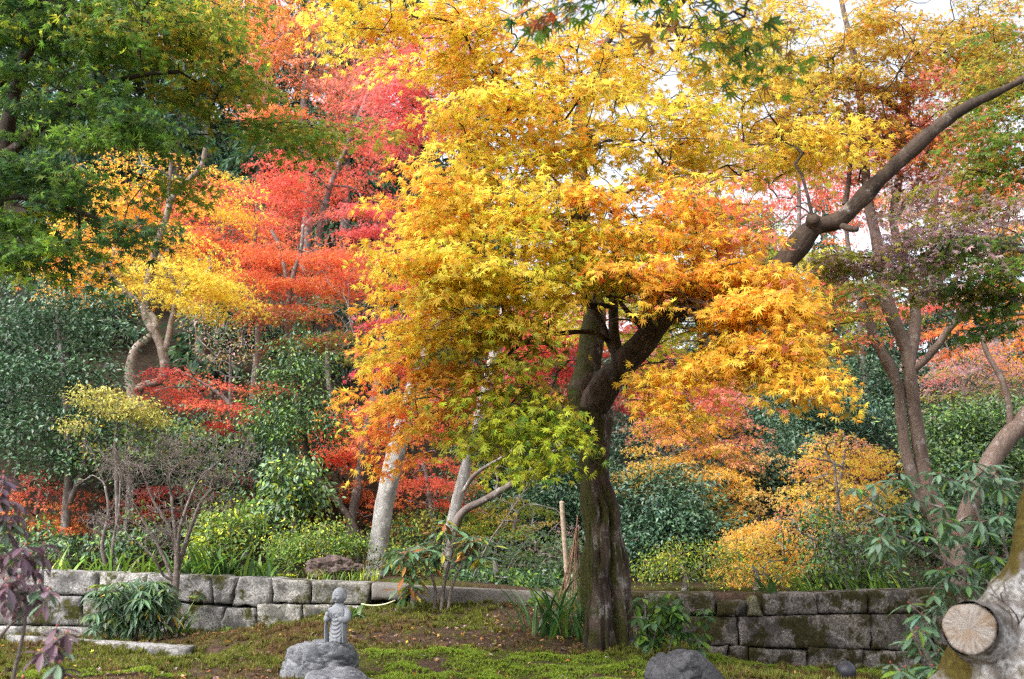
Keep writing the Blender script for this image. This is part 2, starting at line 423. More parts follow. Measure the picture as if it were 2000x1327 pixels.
M_ROCK_DARK = stonemat('dark_grey_rock', (.025, .025, .03), (.055, .055, .062), (.09, .09, .10), 22, mossamt=0, stain=.6, bump=.8)
M_STATUE = stonemat('fine_grey_granite', (.17, .18, .20), (.25, .26, .285), (.33, .34, .365), 240, mossamt=0, stain=.45, bump=.2)

def soilmat():
    m, t, o = newmat('soil_and_humus')
    tc = node(t, "ShaderNodeTexCoord"); ob = tc.outputs['Object']
    c = ramp(t, noise_n(t, ob, 14, 8, .7), [(.3, (.028, .018, .013)), (.55, (.075, .048, .034)), (.75, (.17, .115, .09))])
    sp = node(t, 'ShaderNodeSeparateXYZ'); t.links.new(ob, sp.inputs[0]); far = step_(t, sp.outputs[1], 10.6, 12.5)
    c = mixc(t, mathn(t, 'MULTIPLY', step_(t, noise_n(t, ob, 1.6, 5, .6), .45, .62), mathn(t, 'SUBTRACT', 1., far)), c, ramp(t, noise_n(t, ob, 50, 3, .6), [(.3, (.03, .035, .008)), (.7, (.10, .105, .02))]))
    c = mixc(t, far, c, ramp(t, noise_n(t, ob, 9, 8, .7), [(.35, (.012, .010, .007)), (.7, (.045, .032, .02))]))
    pb = node(t, "ShaderNodeBsdfPrincipled"); pb.inputs['Roughness'].default_value = .95; pb.inputs['Specular IOR Level'].default_value = .1
    t.links.new(c, pb.inputs['Base Color']); t.links.new(bumpn(t, noise_n(t, ob, 30, 8, .75), .8, .03), pb.inputs['Normal'])
    t.links.new(pb.outputs[0], o.inputs[0]); return m
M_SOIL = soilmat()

def plainmat(name, col, rough=.6, spec=.4, var=.25, scale=30., bump=.2):
    m, t, o = newmat(name); tc = node(t, "ShaderNodeTexCoord"); ob = tc.outputs['Object']
    c = ramp(t, noise_n(t, ob, scale, 5, .6), [(.3, tuple(x * (1 - var) for x in col)), (.7, tuple(x * (1 + var) for x in col))])
    pb = node(t, "ShaderNodeBsdfPrincipled"); pb.inputs['Roughness'].default_value = rough; pb.inputs['Specular IOR Level'].default_value = spec
    t.links.new(c, pb.inputs['Base Color']); t.links.new(bumpn(t, noise_n(t, ob, scale * 2, 4, .6), bump, .004), pb.inputs['Normal'])
    t.links.new(pb.outputs[0], o.inputs[0]); return m

# ------------------------------------------------------------------ ground
CP = []
for px, py, Y in [(20, 1262, 8.6), (365, 1288, 8.4), (0, 1246, 9.6), (200, 1250, 9.6), (420, 1240, 9.6), (500, 1232, 9.7), (570, 1215, 9.75), (650, 1203, 9.8),
                  (720, 1182, 9.85), (850, 1174, 9.85), (950, 1176, 9.85), (1040, 1182, 9.8), (800, 1212, 9.0), (950, 1218, 9.0), (650, 1235, 8.6), (1100, 1236, 8.9),
                  (1190, 1272, 8.2), (740, 1330, 6.9), (1000, 1332, 6.9), (1000, 1282, 7.7), (850, 1268, 7.9), (1250, 1322, 7.0), (1240, 1274, 8.2), (1400, 1314, 8.2),
                  (1550, 1314, 9.2), (1700, 1314, 9.2), (1700, 1332, 8.0), (1900, 1322, 9.2), (0, 1332, 6.9), (300, 1332, 6.9), (500, 1292, 7.6), (-200, 1262, 9.4),
                  (2200, 1325, 9.2), (150, 1300, 7.6), (1350, 1335, 6.9)]:
    CP.append(P(px, py, Y))
CP += [np.array(a) for a in [(-4, 3.2, .1), (0, 3.2, .1), (4, 3.2, .1), (0, 0, 0), (-5, 0, 0), (5, 0, 0), (-2, 4.8, .33), (1.5, 4.8, .33), (0, -4, 0), (-8, 5, .2), (8, 5, .1), (7, 8, .2)]]
CP = np.array(CP)
def sstep(x, a, b):
    t = np.clip((x - a) / (b - a), 0, 1); return t * t * (3 - 2 * t)
def gz(x, y):
    x = np.atleast_1d(np.asarray(x, float)); y = np.atleast_1d(np.asarray(y, float))
    d2 = ((x[..., None] - CP[:, 0]) * .8) ** 2 + (y[..., None] - CP[:, 1]) ** 2
    ww = 1 / (d2 + .03) ** 1.6
    zf = (ww * CP[:, 2]).sum(-1) / ww.sum(-1)
    L = sstep(-x, -4, 7); back = 1.03 - .12 * sstep(x, -1, 1) + np.maximum(0, y - 12.5) * (.24 + .30 * L) * sstep(y, 12.5, 15)
    back = np.where(y > 60, back[...] * 0 + 1.0 + 47.5 * (.24 + .30 * L), back)
    k = sstep(y, 9.98, 10.12)
    return zf * (1 - k) + back * k
def gz1(x, y): return float(gz(np.array([x]), np.array([y]))[0])

xs = np.unique(np.concatenate([np.linspace(-300, -12, 20), np.linspace(-12, -5, 30), np.linspace(-5, 5.5, 300), np.linspace(5.5, 12, 26), np.linspace(12, 300, 20)]))
ys = np.unique(np.concatenate([np.linspace(-120, -4, 12), np.linspace(-4, 5.5, 30), np.linspace(5.5, 10.3, 160), np.linspace(10.3, 60, 90), np.linspace(60, 420, 15)]))
GX, GY = np.meshgrid(xs, ys); GZ = gz(GX.ravel(), GY.ravel())
for i in range(len(GZ)):
    x, y = GX.flat[i], GY.flat[i]
    if 5 < y < 9.95 and abs(x) < 6:
        GZ[i] += .035 * mn.noise(Vector((x * 1.7, y * 1.7, 3))) + .018 * mn.noise(Vector((x * 6, y * 6, 1))) + .01 * mn.noise(Vector((x * 15, y * 15, 7)))
    elif y > 13:
        GZ[i] += .5 * mn.noise(Vector((x * .3, y * .3, 5)))
nx, ny = len(xs), len(ys)
ii = (np.arange(ny - 1)[:, None] * nx + np.arange(nx - 1)[None, :]).ravel()
Q = np.stack([ii, ii + 1, ii + nx + 1, ii + nx], -1)
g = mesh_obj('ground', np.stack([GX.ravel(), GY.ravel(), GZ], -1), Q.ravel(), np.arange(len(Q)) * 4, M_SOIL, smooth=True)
tag(g, kind='structure')

# ------------------------------------------------------------------ moss, fallen leaves
def nfield(x, y, f, s_=0.): return np.array([mn.noise(Vector((a * f, b * f, s_))) for a, b in zip(x, y)])
def ground_h(x, y):
    z = gz(x, y)
    return z + np.array([.035 * mn.noise(Vector((a * 1.7, b * 1.7, 3))) + .018 * mn.noise(Vector((a * 6, b * 6, 1))) + .01 * mn.noise(Vector((a * 15, b * 15, 7))) for a, b in zip(x, y)])
bc = P(985, 1312, 7.25)
def bright(x, y, n):
    d = np.hypot((x - bc[0]) / 1.15, (y - bc[1]) / .72) + n * .28
    pr = P(1640, 1318, 8.6); d2 = np.hypot((x - pr[0]) / 1.3, (y - pr[1]) / .35) + n * .3
    pl_ = P(60, 1325, 7.1); d3 = np.hypot((x - pl_[0]) / .55, (y - pl_[1]) / .12) + n * .5
    pm = P(300, 1322, 7.1); d4 = np.hypot((x - pm[0]) / .25, (y - pm[1]) / .1) + n * .5
    return np.minimum(np.minimum(d, d2), np.minimum(d3, d4))
def bare(x, y, n):
    a = P(1060, 1215, 9.0); d = np.hypot((x - a[0]) / .5, (y - a[1]) / .75)
    b = P(900, 1245, 8.35); d2 = np.hypot((x - b[0]) / .95, (y - b[1]) / .28)
    c_ = P(330, 1330, 6.95); d3 = np.hypot((x - c_[0]) / 1.1, (y - c_[1]) / .22)
    e = P(330, 1258, 9.2); d4 = np.hypot((x - e[0]) / .6, (y - e[1]) / .25)
    return np.minimum(np.minimum(d, d2), np.minimum(d3, d4)) + n * .6
def scatter(n, y0, y1, xm=4.6):
    y = rng.uniform(y0, y1, n); x = rng.uniform(-1, 1, n) * (.56 * y); return x, y
x, y = scatter(110000, 5.6, 9.85)
n1 = nfield(x, y, 1.4); n2 = nfield(x, y, 5, 9.); br = bright(x, y, n1); ba = bare(x, y, n2)
n4 = nfield(x, y, 11, 3.); keep = (n4 > -.33) & (br > 1.0) & ((ba > 1.0) | (rng.random(len(x)) < .16)) & (n2 > -.5 + .4 * rng.random(len(x)) - .15) & (rng.random(len(x)) < .9)
x, y, n1, n2, ba = x[keep], y[keep], n1[keep], n2[keep], ba[keep]
z = ground_h(x, y); m = len(x)
redd = .85 * sstep(n1 + .5 * n2 + rng.normal(0, .22, m) + .5 * sstep(1.5 - ba, 0, .6) - .02, .12, .42)[:, None]
cg = np.array((.125, .14, .022)) * (1 - redd) + np.array((.13, .07, .035)) * redd
cg = cg * (1 + rng.normal(0, .3, (m, 1))) * (1 + .35 * n2[:, None]) * 1.25; n3 = nfield(x, y, 11, 3.); n2 = n3
bag = Bag(); sz = rng.uniform(.024, .044, m) * (1 + .5 * n3)
bag.add(np.stack([x, y, z - .006 + .045 * np.maximum(n2, -.2)], -1), rotm(rng.uniform(0, 6.28, m), rng.normal(0, .25, m), rng.normal(0, .25, m)), sz, np.clip(cg, .01, .5))
tag(bag.build('moss', TUFT, M_MATTE, (0, 0, 0), None), 'brown and olive haircap moss covering the mound', 'moss', kind='stuff')
x, y = scatter(120000, 5.8, 9.3); n1 = nfield(x, y, 1.4); br = bright(x, y, n1); n2 = nfield(x, y, 7, 4.)
n3 = nfield(x, y, 4.5, 8.); keep = (br < 1.04) & (n2 > -.42) & (n3 > -.45 + .15 * rng.random(len(x))); x, y, n1, n2 = x[keep], y[keep], n1[keep], n2[keep]
n3 = nfield(x, y, 4.5, 8.); z = ground_h(x, y) + .02 * (n2 + .3) + .05 * np.maximum(n3, -.3); m = len(x)
cb = np.array((.20, .275, .03)) * (1 + .6 * n3[:, None] + rng.normal(0, .18, (m, 1))); cb[:, 0] *= 1 + .1 * rng.normal(0, 1, m)
bag = Bag(); bag.add(np.stack([x, y, z], -1), rotm(rng.uniform(0, 6.28, m), rng.normal(0, .3, m), rng.normal(0, .3, m)), rng.uniform(.012, .022, m), np.clip(cb, .02, .6))
tag(bag.build('cushion_moss', MOSSBIT, M_MATTE, (0, 0, 0), None), 'bright yellow green cushion moss in front of the big maple', 'moss', kind='stuff')
x, y = scatter(5200, 5.8, 9.8); n2 = nfield(x, y, 2.2, 2.); ba = bare(x, y, n2)
keep = (rng.random(len(x)) < .25 + .75 * (ba < 1.1)); x, y = x[keep], y[keep]; m = len(x); z = ground_h(x, y) + .022
bag = Bag(); bag.add(np.stack([x, y, z], -1), rotm(rng.uniform(0, 6.28, m), rng.normal(0, .35, m), rng.normal(0, .4, m)), rng.uniform(.028, .055, m),
                     leafcols(pal('brn:4 tan:3 mauve:3 purp:2 gold:.8 org:.6'), m, 0, .25))
tag(bag.build('fallen_leaves', LEAF_MID, M_MATTE, (0, 0, 0), None), 'dry fallen maple leaves scattered over the moss', 'fallen leaves', kind='stuff')

# ------------------------------------------------------------------ stone walls
def block(T, tl, tr, br, bl, depth=.34, seed=0, rough=.02, gap=.004):
    tl, tr, br, bl = [np.array(a, float) for a in (tl, tr, br, bl)]
    c = (tl + tr + br + bl) / 4
    w_ = np.linalg.norm(tr - tl); h_ = np.linalg.norm(tl - bl)
    nu = max(6, int(w_ / .022)); nv = max(6, int(h_ / .022))
    u = np.linspace(0, 1, nu)[None, :, None]; v = np.linspace(0, 1, nv)[:, None, None]
    G = (tl * (1 - u) + tr * u) * (1 - v) + (bl * (1 - u) + br * u) * v
    out = np.zeros((nv + 2, nu + 2, 3)); out[1:-1, 1:-1] = G
    eu = np.minimum(u, 1 - u)[..., 0] * w_; ev = np.minimum(v, 1 - v)[..., 0] * h_
    e = np.minimum(np.broadcast_to(eu, (nv, nu)), np.broadcast_to(ev, (nv, nu)))
    edge = np.exp(-e / .008)
    for i in range(nv):
        for j in range(nu):
            p = G[i, j]; q = Vector((p[0] * 5 + seed * 3.1, p[2] * 5, seed))
            d = mn.noise(q) * rough * 1.6 + mn.noise(q * 5) * rough * .5
            out[i + 1, j + 1, 1] += d + edge[i, j] * .010
            cc = (c - p); cc[1] = 0
            out[i + 1, j + 1] += cc * edge[i, j] * (.004 + .03 * mn.noise(q * 2.3)) / max(w_, h_) * 1.2
    out[0, 1:-1] = out[1, 1:-1]; out[-1, 1:-1] = out[-2, 1:-1]; out[1:-1, 0] = out[1:-1, 1]; out[1:-1, -1] = out[1:-1, -2]
    out[0, 0] = out[1, 1]; out[0, -1] = out[1, -2]; out[-1, 0] = out[-2, 1]; out[-1, -1] = out[-2, -2]
    for sl in ((0, slice(None)), (-1, slice(None)), (slice(None), 0), (slice(None), -1)): out[sl + (1,)] = c[1] + depth
    k = nu + 2; ii = (np.arange(nv + 1)[:, None] * k + np.arange(nu + 1)[None, :]).ravel()
    Qf = np.stack([ii, ii + k, ii + k + 1, ii + 1], -1) + T.n
    T.v.append(out.reshape(-1, 3)); T.q.append(Qf); T.n += (nv + 2) * k; T.col.append(np.tile(np.ones(3) * rng.uniform(.75, 1.25) * np.array((1.02, 1, rng.uniform(.93, 1.02))), ((nv + 2) * k, 1)))

YL = lambda px: 9.66 + .12 * px / 760
YR = lambda px: 9.45 + .0001 * (px - 1240)
def pblock(T, Yf, x0, x1, a0, a1, b0, b1, seed, sl=0, sr=0, dy=0., **k):
    g_ = 1.1
    block(T, P(x0 + g_, a0, Yf(x0) + dy), P(x1 - g_, a1, Yf(x1) + dy), P(x1 - g_ + sr, b1 - g_, Yf(x1) + dy), P(x0 + g_ + sl, b0 - g_, Yf(x0) + dy), seed=seed, **k)

T = Tubes()
for k, b in enumerate([(-330, -170, 1106, 1108, 1162, 1160), (-170, -60, 1108, 1112, 1160, 1158), (-60, 83, 1112, 1114, 1158, 1160), (83, 190, 1115, 1118, 1160, 1165), (190, 288, 1118, 1121, 1165, 1170), (288, 412, 1122, 1125, 1170, 1181, -12, 4),
                       (412, 462, 1124, 1127, 1181, 1184, 4, -12), (465, 531, 1127, 1129, 1184, 1186, -14, 1), (531, 606, 1130, 1135, 1178, 1180), (606, 724, 1135, 1139, 1180, 1182, 0, -3)]):
    pblock(T, YL, *b[:6], k + 1, *(b[6:] if len(b) > 6 else (0, 0)))
for k, b in enumerate([(-330, -100, 1161, 1160, 1222, 1222), (-100, 45, 1160, 1163, 1222, 1222), (45, 158, 1162, 1166, 1222, 1224, 0, 4), (160, 262, 1167, 1172, 1224, 1240), (262, 345, 1172, 1178, 1245, 1245), (345, 441, 1179, 1186, 1246, 1240, 0, -16),
                       (441, 500, 1187, 1188, 1240, 1236, -16, 4), (503, 590, 1179, 1182, 1236, 1226, -3, 1), (591, 650, 1182, 1183, 1226, 1216), (650, 742, 1183, 1184, 1216, 1206)]):
    pblock(T, YL, *b[:6], k + 21, *(b[6:] if len(b) > 6 else (0, 0)), dy=-.02)
for k, b in enumerate([(-330, -40, 1223, 1223, 1262, 1262), (-40, 47, 1223, 1223, 1262, 1262), (47, 172, 1223, 1226, 1262, 1262), (172, 262, 1227, 1241, 1262, 1262)]):
    pblock(T, YL, *b, k + 41, dy=-.03)
o = T.build('stone_wall', M_GRANITE, (0, 0, 0), None, usecol=True)
tag(o, 'pale lichened granite block wall behind the small statue', 'wall')
T = Tubes(); pblock(T, YL, 725, 800, 1139, 1144, 1172, 1174, 71, 0, -6, dy=-.05, rough=.02)
tag(T.build('stone_block', M_CONCRETE, (0, 0, 0), None), 'brownish loose block at the end of the pale granite wall', 'stone')
T = Tubes(); pblock(T, lambda px: 9.74, 800, 1085, 1146, 1160, 1188, 1200, 72, rough=.003)
tag(T.build('kerb_wall', M_CONCRETE, (0, 0, 0), None), 'low concrete kerb between the granite wall and the big maple', 'kerb')
T = Tubes()
for k, b in enumerate([(1215, 1400, 1159, 1159, 1203, 1202), (1490, 1597, 1161, 1159, 1203, 1201), (1598, 1695, 1158, 1156, 1200, 1199), (1698, 1842, 1154, 1152, 1200, 1199), (1842, 1990, 1152, 1150, 1200, 1198), (1990, 2240, 1150, 1148, 1200, 1198)]):
    pblock(T, YR, *b, k + 81)
for k, b in enumerate([(1215, 1330, 1204, 1204, 1262, 1262), (1330, 1442, 1204, 1206, 1262, 1262), (1443, 1590, 1206, 1203, 1265, 1270, 0, 2), (1591, 1702, 1202, 1201, 1262, 1270), (1703, 1822, 1201, 1200, 1270, 1272), (1828, 1980, 1201, 1200, 1272, 1272), (1981, 2240, 1200, 1200, 1272, 1272)]):
    pblock(T, YR, *b, k + 91, dy=-.02)
for k, b in enumerate([(1215, 1380, 1263, 1263, 1330, 1330), (1424, 1462, 1262, 1264, 1316, 1316), (1463, 1578, 1267, 1272, 1325, 1322), (1579, 1688, 1264, 1271, 1322, 1320), (1689, 1800, 1272, 1273, 1322, 1322), (1801, 2240, 1273, 1273, 1325, 1325)]):
    pblock(T, YR, *b, k + 101, dy=-.035)
pblock(T, YR, 1381, 1423, 1262, 1262, 1308, 1308, 111, 6, -6, dy=-.045)
tag(T.build('stone_wall', M_GRANITE_DARK, (0, 0, 0), None, usecol=True), 'dark mossy granite block wall at right under the yellow shrub', 'wall')
T = Tubes(); pblock(T, YR, 1400, 1458, 1178, 1174, 1204, 1202, 121, dy=-.03, depth=.25)
tag(T.build('stone_block', M_GRANITE_DARK, (0, 0, 0), None, usecol=True), 'low flat loose stone filling a gap in the dark wall', 'stone')
T = Tubes(); block(T, P(1470, 1166, 9.42), P(1478, 1164, 9.42), P(1492, 1204, 9.42), P(1459, 1205, 9.42), depth=.22, seed=122, rough=.01)
tag(T.build('stone_block', stonemat('mossy_wedge_stone', (.05, .045, .03), (.13, .12, .08), (.25, .22, .16), 60, (.085, .085, .012), 1.2, .3), (0, 0, 0), None), 'mossy triangular wedge stone standing in the dark wall gap', 'stone')
T = Tubes(); block(T, P(10, 1240, 8.75), P(362, 1268, 8.5), P(366, 1300, 8.5), P(10, 1272, 8.75), depth=.16, seed=131, rough=.006)
tag(T.build('kerb_stone', M_GRANITE, (0, 0, 0), None, usecol=True), 'long narrow granite kerb stone lying in the moss', 'kerb')

# ------------------------------------------------------------------ rocks
import bmesh
def rock(name, label, c, rad, planes, seed, mat, amp=.06, rz=0., nrand=9, cat='rock', box=0, crag=.1):
    bm = bmesh.new(); bmesh.ops.create_icosphere(bm, subdivisions=6, radius=1)
    bm.verts.ensure_lookup_table(); V = np.array([v.co for v in bm.verts]); Fc = np.array([[v.index for v in f.verts] for f in bm.faces]); bm.free()
    rg = np.random.default_rng(seed); pn = [np.array(a[:3]) / np.linalg.norm(a[:3]) for a in planes]; pd = [a[3] for a in planes]
    for _ in range(nrand):
        a = rg.normal(size=3); pn.append(a / np.linalg.norm(a)); pd.append(rg.uniform(.82, 1.0))
    dots = V @ np.array(pn).T; rr = np.where(dots > .05, np.array(pd)[None, :] / np.maximum(dots, .05), 9)
    k = 55.; r = -np.log(np.exp(-k * np.minimum(rr, 9)).sum(1) + math.exp(-k * 1.1)) / k
    if box: r = np.minimum(r, 1 / (np.abs(V) ** box).sum(1) ** (1 / box))
    V = V * r[:, None]
    d = np.array([mn.noise(Vector(p * 2.2) + Vector((seed, 0, 0))) + .5 * abs(mn.noise(Vector((p[0] * 3 + p[2] * 2, p[1] * 3, p[2] * 9)) + Vector((0, seed, 0)))) + .3 * mn.noise(Vector(p * 11)) for p in V])
    cr = np.array([max(0, 1 - 7 * abs(mn.noise(Vector((p[0] * 1.9 + p[2] * .9 + seed, p[1] * 1.9, p[2] * 1.1))))) * (.5 + mn.noise(Vector(p * 1.3) + Vector((0, seed, 4)))) + .8 * max(0, 1 - 9 * abs(mn.noise(Vector((p[0] * 1.2, p[1] * 1.2 + seed, p[2] * 3.2 + p[0] * .8))))) * (.4 + mn.noise(Vector(p * 1.7) + Vector((seed, 2, 4)))) for p in V])
    V = V * (1 + amp * d[:, None] - crag * np.clip(cr, 0, 1.2)[:, None]) * np.array(rad)
    ca, sa = math.cos(rz), math.sin(rz); V = np.stack([V[:, 0] * ca - V[:, 1] * sa, V[:, 0] * sa + V[:, 1] * ca, V[:, 2]], -1) + c
    o = mesh_obj(name, V, Fc.ravel(), np.arange(len(Fc)) * 3, mat, c, None, True)
    return tag(o, label, cat)
top = P(655, 1257, 6.95)
rock('boulder', 'blue grey boulder with a flat top carrying the statue', P(624, 1312, 6.97), (.285, .23, .21), [(0, 0, 1, .93), (.1, -1, .12, .72), (-1, -.2, .2, .86), (1, -.1, .08, .8), (.7, -1, .1, .85), (-.6, -1, .35, .84), (-.5, .2, 1, .98)], 3, M_ROCK, .05, nrand=4, box=7, crag=.14)
rock('boulder', 'pale sloping boulder in front of the statue boulder', P(657, 1368, 6.62), (.30, .25, .19), [(0, -.3, 1, .86), (.6, -.3, .8, .86), (-1, 0, .3, .82), (0, -1, .4, .9)], 8, M_ROCK, .05, .2, box=4, crag=.1)
rock('boulder', 'dark rounded boulder on the moss beside the tree base shrub', P(1340, 1338, 6.8), (.262, .23, .232), [(0, 0, 1, .92), (-.7, -.3, .7, .86), (.6, -.3, .6, .86), (0, -1, .5, .9)], 15, M_ROCK_DARK, .07, .4, box=3, crag=.13)
rock('stone', 'small flat pale stone in the moss before the dark wall', P(1448, 1312, 8.6), (.10, .08, .035), [(0, 0, 1, .9)], 21, M_ROCK, .06)
rock('boulder', 'low grey purple stone beside the foot of the pale trunk', P(722, 1128, 10.5), (.12, .12, .06), [(0, 0, 1, .95)], 24, M_ROCK, .06)
# rotten stump
rock('rotten_stump', 'crumbling brown rotten stump on top of the granite wall', P(655, 1118, 10.5), (.27, .2, .17), [(.5, 0, 1, .8), (-.6, 0, 1, .9)], 31,
     barkmat('rotten_wood', (.03, .022, .02), (.16, .115, .105), (.25, .22, .21), .3, (.07, .07, .02), .35, 16), .3, cat='stump')
# dark ball
bp_ = P(1652, 1313, 8.0); zb = gz1(bp_[0], 8.0)
root = thing('garden_finial', (bp_[0], 8.0, zb), 'small dark ball with a pointed tip standing on the moss', 'finial')
rb = S(18.5, 8.0); T = Tubes(); cz = P(1652, 1311, 8.0)[2]
a = np.linspace(-1.5, 1.42, 22); zz = np.concatenate([cz + rb * np.sin(a), [cz + rb * 1.06, cz + rb * 1.2]]); rr = np.concatenate([rb * np.cos(a), [rb * .1, rb * .02]])
T.add(np.stack([np.full(24, bp_[0]), np.full(24, 8.), zz], -1), rr, 24)
M_IRON = plainmat('dark_iron', (.035, .035, .045), .45, .5, .3, 20)
T.build('ball', M_IRON, (bp_[0], 8, zb), root)
T = Tubes(); T.add(np.array([(bp_[0], 8, zb - .08), (bp_[0], 8, zb + .0), (bp_[0], 8, cz - rb * .9)]), [rb * .8, rb * .7, rb * .55], 16); T.build('foot', M_IRON, (bp_[0], 8, zb), root)

# ------------------------------------------------------------------ statue
ST = np.array((P(660, 1258, 6.93)[0], 6.93, top[2] - .016)); RZ = R(-24); H = 1.04
def stp(V):
    V = np.asarray(V, float) * H; ca, sa = math.cos(RZ), math.sin(RZ)
    return np.stack([V[:, 0] * ca - V[:, 1] * sa, V[:, 0] * sa + V[:, 1] * ca, V[:, 2]], -1) + ST
def grid_mesh(name, G, mat, parent, base, closed=True):
    n, k = G.shape[:2]; i = np.arange(n - 1)[:, None] * k; j = np.arange(k)[None, :]; j2 = (j + 1) % k
    Qf = np.stack([i + j, i + j2, i + k + j2, i + k + j], -1).reshape(-1, 4)
    return mesh_obj(name, stp(G.reshape(-1, 3)), Qf.ravel(), np.arange(len(Qf)) * 4, mat, base, parent, True)
root = thing('statue', ST, 'small grey stone monk statue standing on the flat topped boulder', 'statue')
n, k = 110, 96; zz = np.linspace(0, .268, n); th = np.arange(k) * 2 * math.pi / k
rx = np.interp(zz, [0, .02, .03, .10, .17, .215, .238, .252, .262, .268], [.055, .056, .062, .058, .058, .065, .058, .042, .03, .026])
ry = np.interp(zz, [0, .02, .03, .10, .17, .215, .238, .252, .262, .268], [.040, .041, .047, .044, .044, .046, .040, .034, .027, .024])
TH, ZZ = np.meshgrid(th, zz); ph = (TH + math.pi) % (2 * math.pi) - math.pi      # 0 = front
win = np.exp(-(ph / .8) ** 4); wz = np.clip((ZZ - .045) / .02, 0, 1) * np.clip((.205 - ZZ) / .03, 0, 1)
fold = .0036 * np.sin(2 * math.pi * (ZZ - .03 * (ph / .8) ** 2) / .026) * win * wz
vert = .0022 * np.sin(ph * 13) * np.clip((.06 - ZZ) / .03, 0, 1) + .0018 * np.sin(ph * 9 + 3 * ZZ / .1) * (1 - win)
edge = .004 * np.exp(-((np.abs(ph) - .72 - .4 * (ZZ - .1)) / .06) ** 2) * np.clip((.2 - ZZ) / .03, 0, 1)
rad = 1 + (fold + vert + edge) / .05
hem = (ZZ < .03 + .006 * np.cos(ph * 4)) * .10; rad = rad - hem
G = np.stack([rx[:, None] * rad * np.sin(TH), -ry[:, None] * rad * np.cos(TH), ZZ], -1)
grid_mesh('robe', G, M_STATUE, root, ST)
n, k = 80, 96; el = np.linspace(-math.pi / 2 + .01, math.pi / 2 - .01, n); TH, EL = np.meshgrid(th, el); ph = (TH + math.pi) % (2 * math.pi) - math.pi
gs = lambda a, b, sa_, sb: np.exp(-((ph - a) / sa_) ** 2 - ((EL - b) / sb) ** 2)
d = .0055 * gs(0, -.14, .085, .13) + .0035 * gs(0, -.24, .12, .07) - .002 * gs(0, -.40, .16, .03) + .0022 * gs(0, -.47, .14, .05) + .002 * gs(0, -.34, .12, .035) + .003 * gs(0, -.68, .22, .12)
for s_ in (-1, 1):
    d += .0035 * gs(s_ * .42, -.30, .26, .2) - .0035 * gs(s_ * .27, .02, .16, .09) + .0028 * gs(s_ * .28, -.01, .14, .05) - .0022 * gs(s_ * .28, -.055, .15, .018)
    d += .0022 * np.exp(-((EL - (.13 - .5 * (ph - s_ * .28) ** 2)) / .03) ** 2 - ((ph - s_ * .28) / .2) ** 2)
d += .002 * gs(0, .24, .04, .04)
hx, hy, hz = .0455, .048, .054
jaw = np.interp(EL, [-1.57, -.9, -.3, .4, 1.57], [.9, .93, 1.03, 1.0, .97])
d = d * 1.9
G = np.stack([(hx * jaw + d) * np.cos(EL) * np.sin(TH), -(hy * jaw + d) * np.cos(EL) * np.cos(TH), .315 + (hz + d) * np.sin(EL)], -1)
head = grid_mesh('head', G, M_STATUE, root, ST)
a16 = np.arange(24) * 2 * math.pi / 24
for s_ in (-1, 1):
    el = np.linspace(-1.5, 1.5, 18); EL, A = np.meshgrid(a16, el)
    G = np.stack([s_ * .045 + .006 * np.cos(A) * np.cos(EL), .002 + .011 * np.cos(A) * np.sin(EL) * (1 + .3 * np.sin(A)), .306 + .024 * np.sin(A)], -1)
    grid_mesh('ear', G, M_STATUE, head, ST)
    T = Tubes(); path = spline(np.array([(s_ * .05, .004, .232, .020), (s_ * .07, -.004, .205, .024), (s_ * .074, -.02, .172, .023), (s_ * .06, -.045, .168, .021), (s_ * (.045 if s_ < 0 else .034), -.056, .182, .014)]), .006)
    pp = stp(path[:, :3]); T.add(pp, path[:, 3] * H, 18)
    sl = spline(np.array([(s_ * .062, -.042, .165, .012), (s_ * .066, -.040, .12, .015), (s_ * .067, -.034, .07, .017), (s_ * .069, -.028, .028, .018)]), .006)
    tt = np.linspace(0, 1, len(sl))
    V0 = sl[:, :3]; ring = np.stack([.5 * np.cos(a16)[None, :] * (1 + .12 * np.sin(a16 * 5))[None, :] * sl[:, 3:4], 1.35 * np.sin(a16)[None, :] * sl[:, 3:4], 0 * sl[:, 3:4] * a16[None, :]], -1)
    G = V0[:, None, :] + ring; kk = len(a16); i = np.arange(len(sl) - 1)[:, None] * kk; j = np.arange(kk)[None, :]; j2 = (j + 1) % kk
    Qf = np.stack([i + j, i + j2, i + kk + j2, i + kk + j], -1).reshape(-1, 4) + T.n
    T.v.append(stp(G.reshape(-1, 3))); T.q.append(Qf); T.n += G.shape[0] * kk; T.col.append(np.ones((G.shape[0] * kk, 3)))
    T.build('sleeve', M_STATUE, ST, root)
    T = Tubes()
    hc = np.array((-.046, -.058, .205)) if s_ < 0 else np.array((.028, -.062, .194))
    up = np.array((0, -.2, 1.)) if s_ < 0 else np.array((-.75, -.35, .45)); up /= np.linalg.norm(up)
    T.add(stp(np.array([hc - up * .018, hc - up * .008, hc + up * .004, hc + up * .012])), np.array([.008, .0115, .012, .009]) * H, 14)
    sd = np.cross(up, (0, -1, 0)); sd /= np.linalg.norm(sd)
    for q, ln in enumerate((.016, .019, .018, .014)):
        b = hc + up * .009 + sd * (q - 1.5) * .0052; fw = np.array((0, -1, 0)) * .004
        T.add(stp(np.array([b, b + up * ln * .5 + fw * .3, b + up * ln * .85 + fw, b + up * ln + fw * 1.6])), np.array([.0033, .0032, .0029, .002]) * H, 8)
    b = hc - up * .002 + sd * .011; T.add(stp(np.array([b, b + sd * .006 + up * .006, b + sd * .006 + up * .013])), np.array([.0038, .0035, .0024]) * H, 8)
    T.build('hand', M_STATUE, ST, root)
    T = Tubes(); T.add(stp(np.array([(s_ * .022, -.025, .008), (s_ * .022, -.042, .009), (s_ * .023, -.052, .006)])), np.array([.012, .012, .007]) * H, 12); T.build('foot', M_STATUE, ST, root)

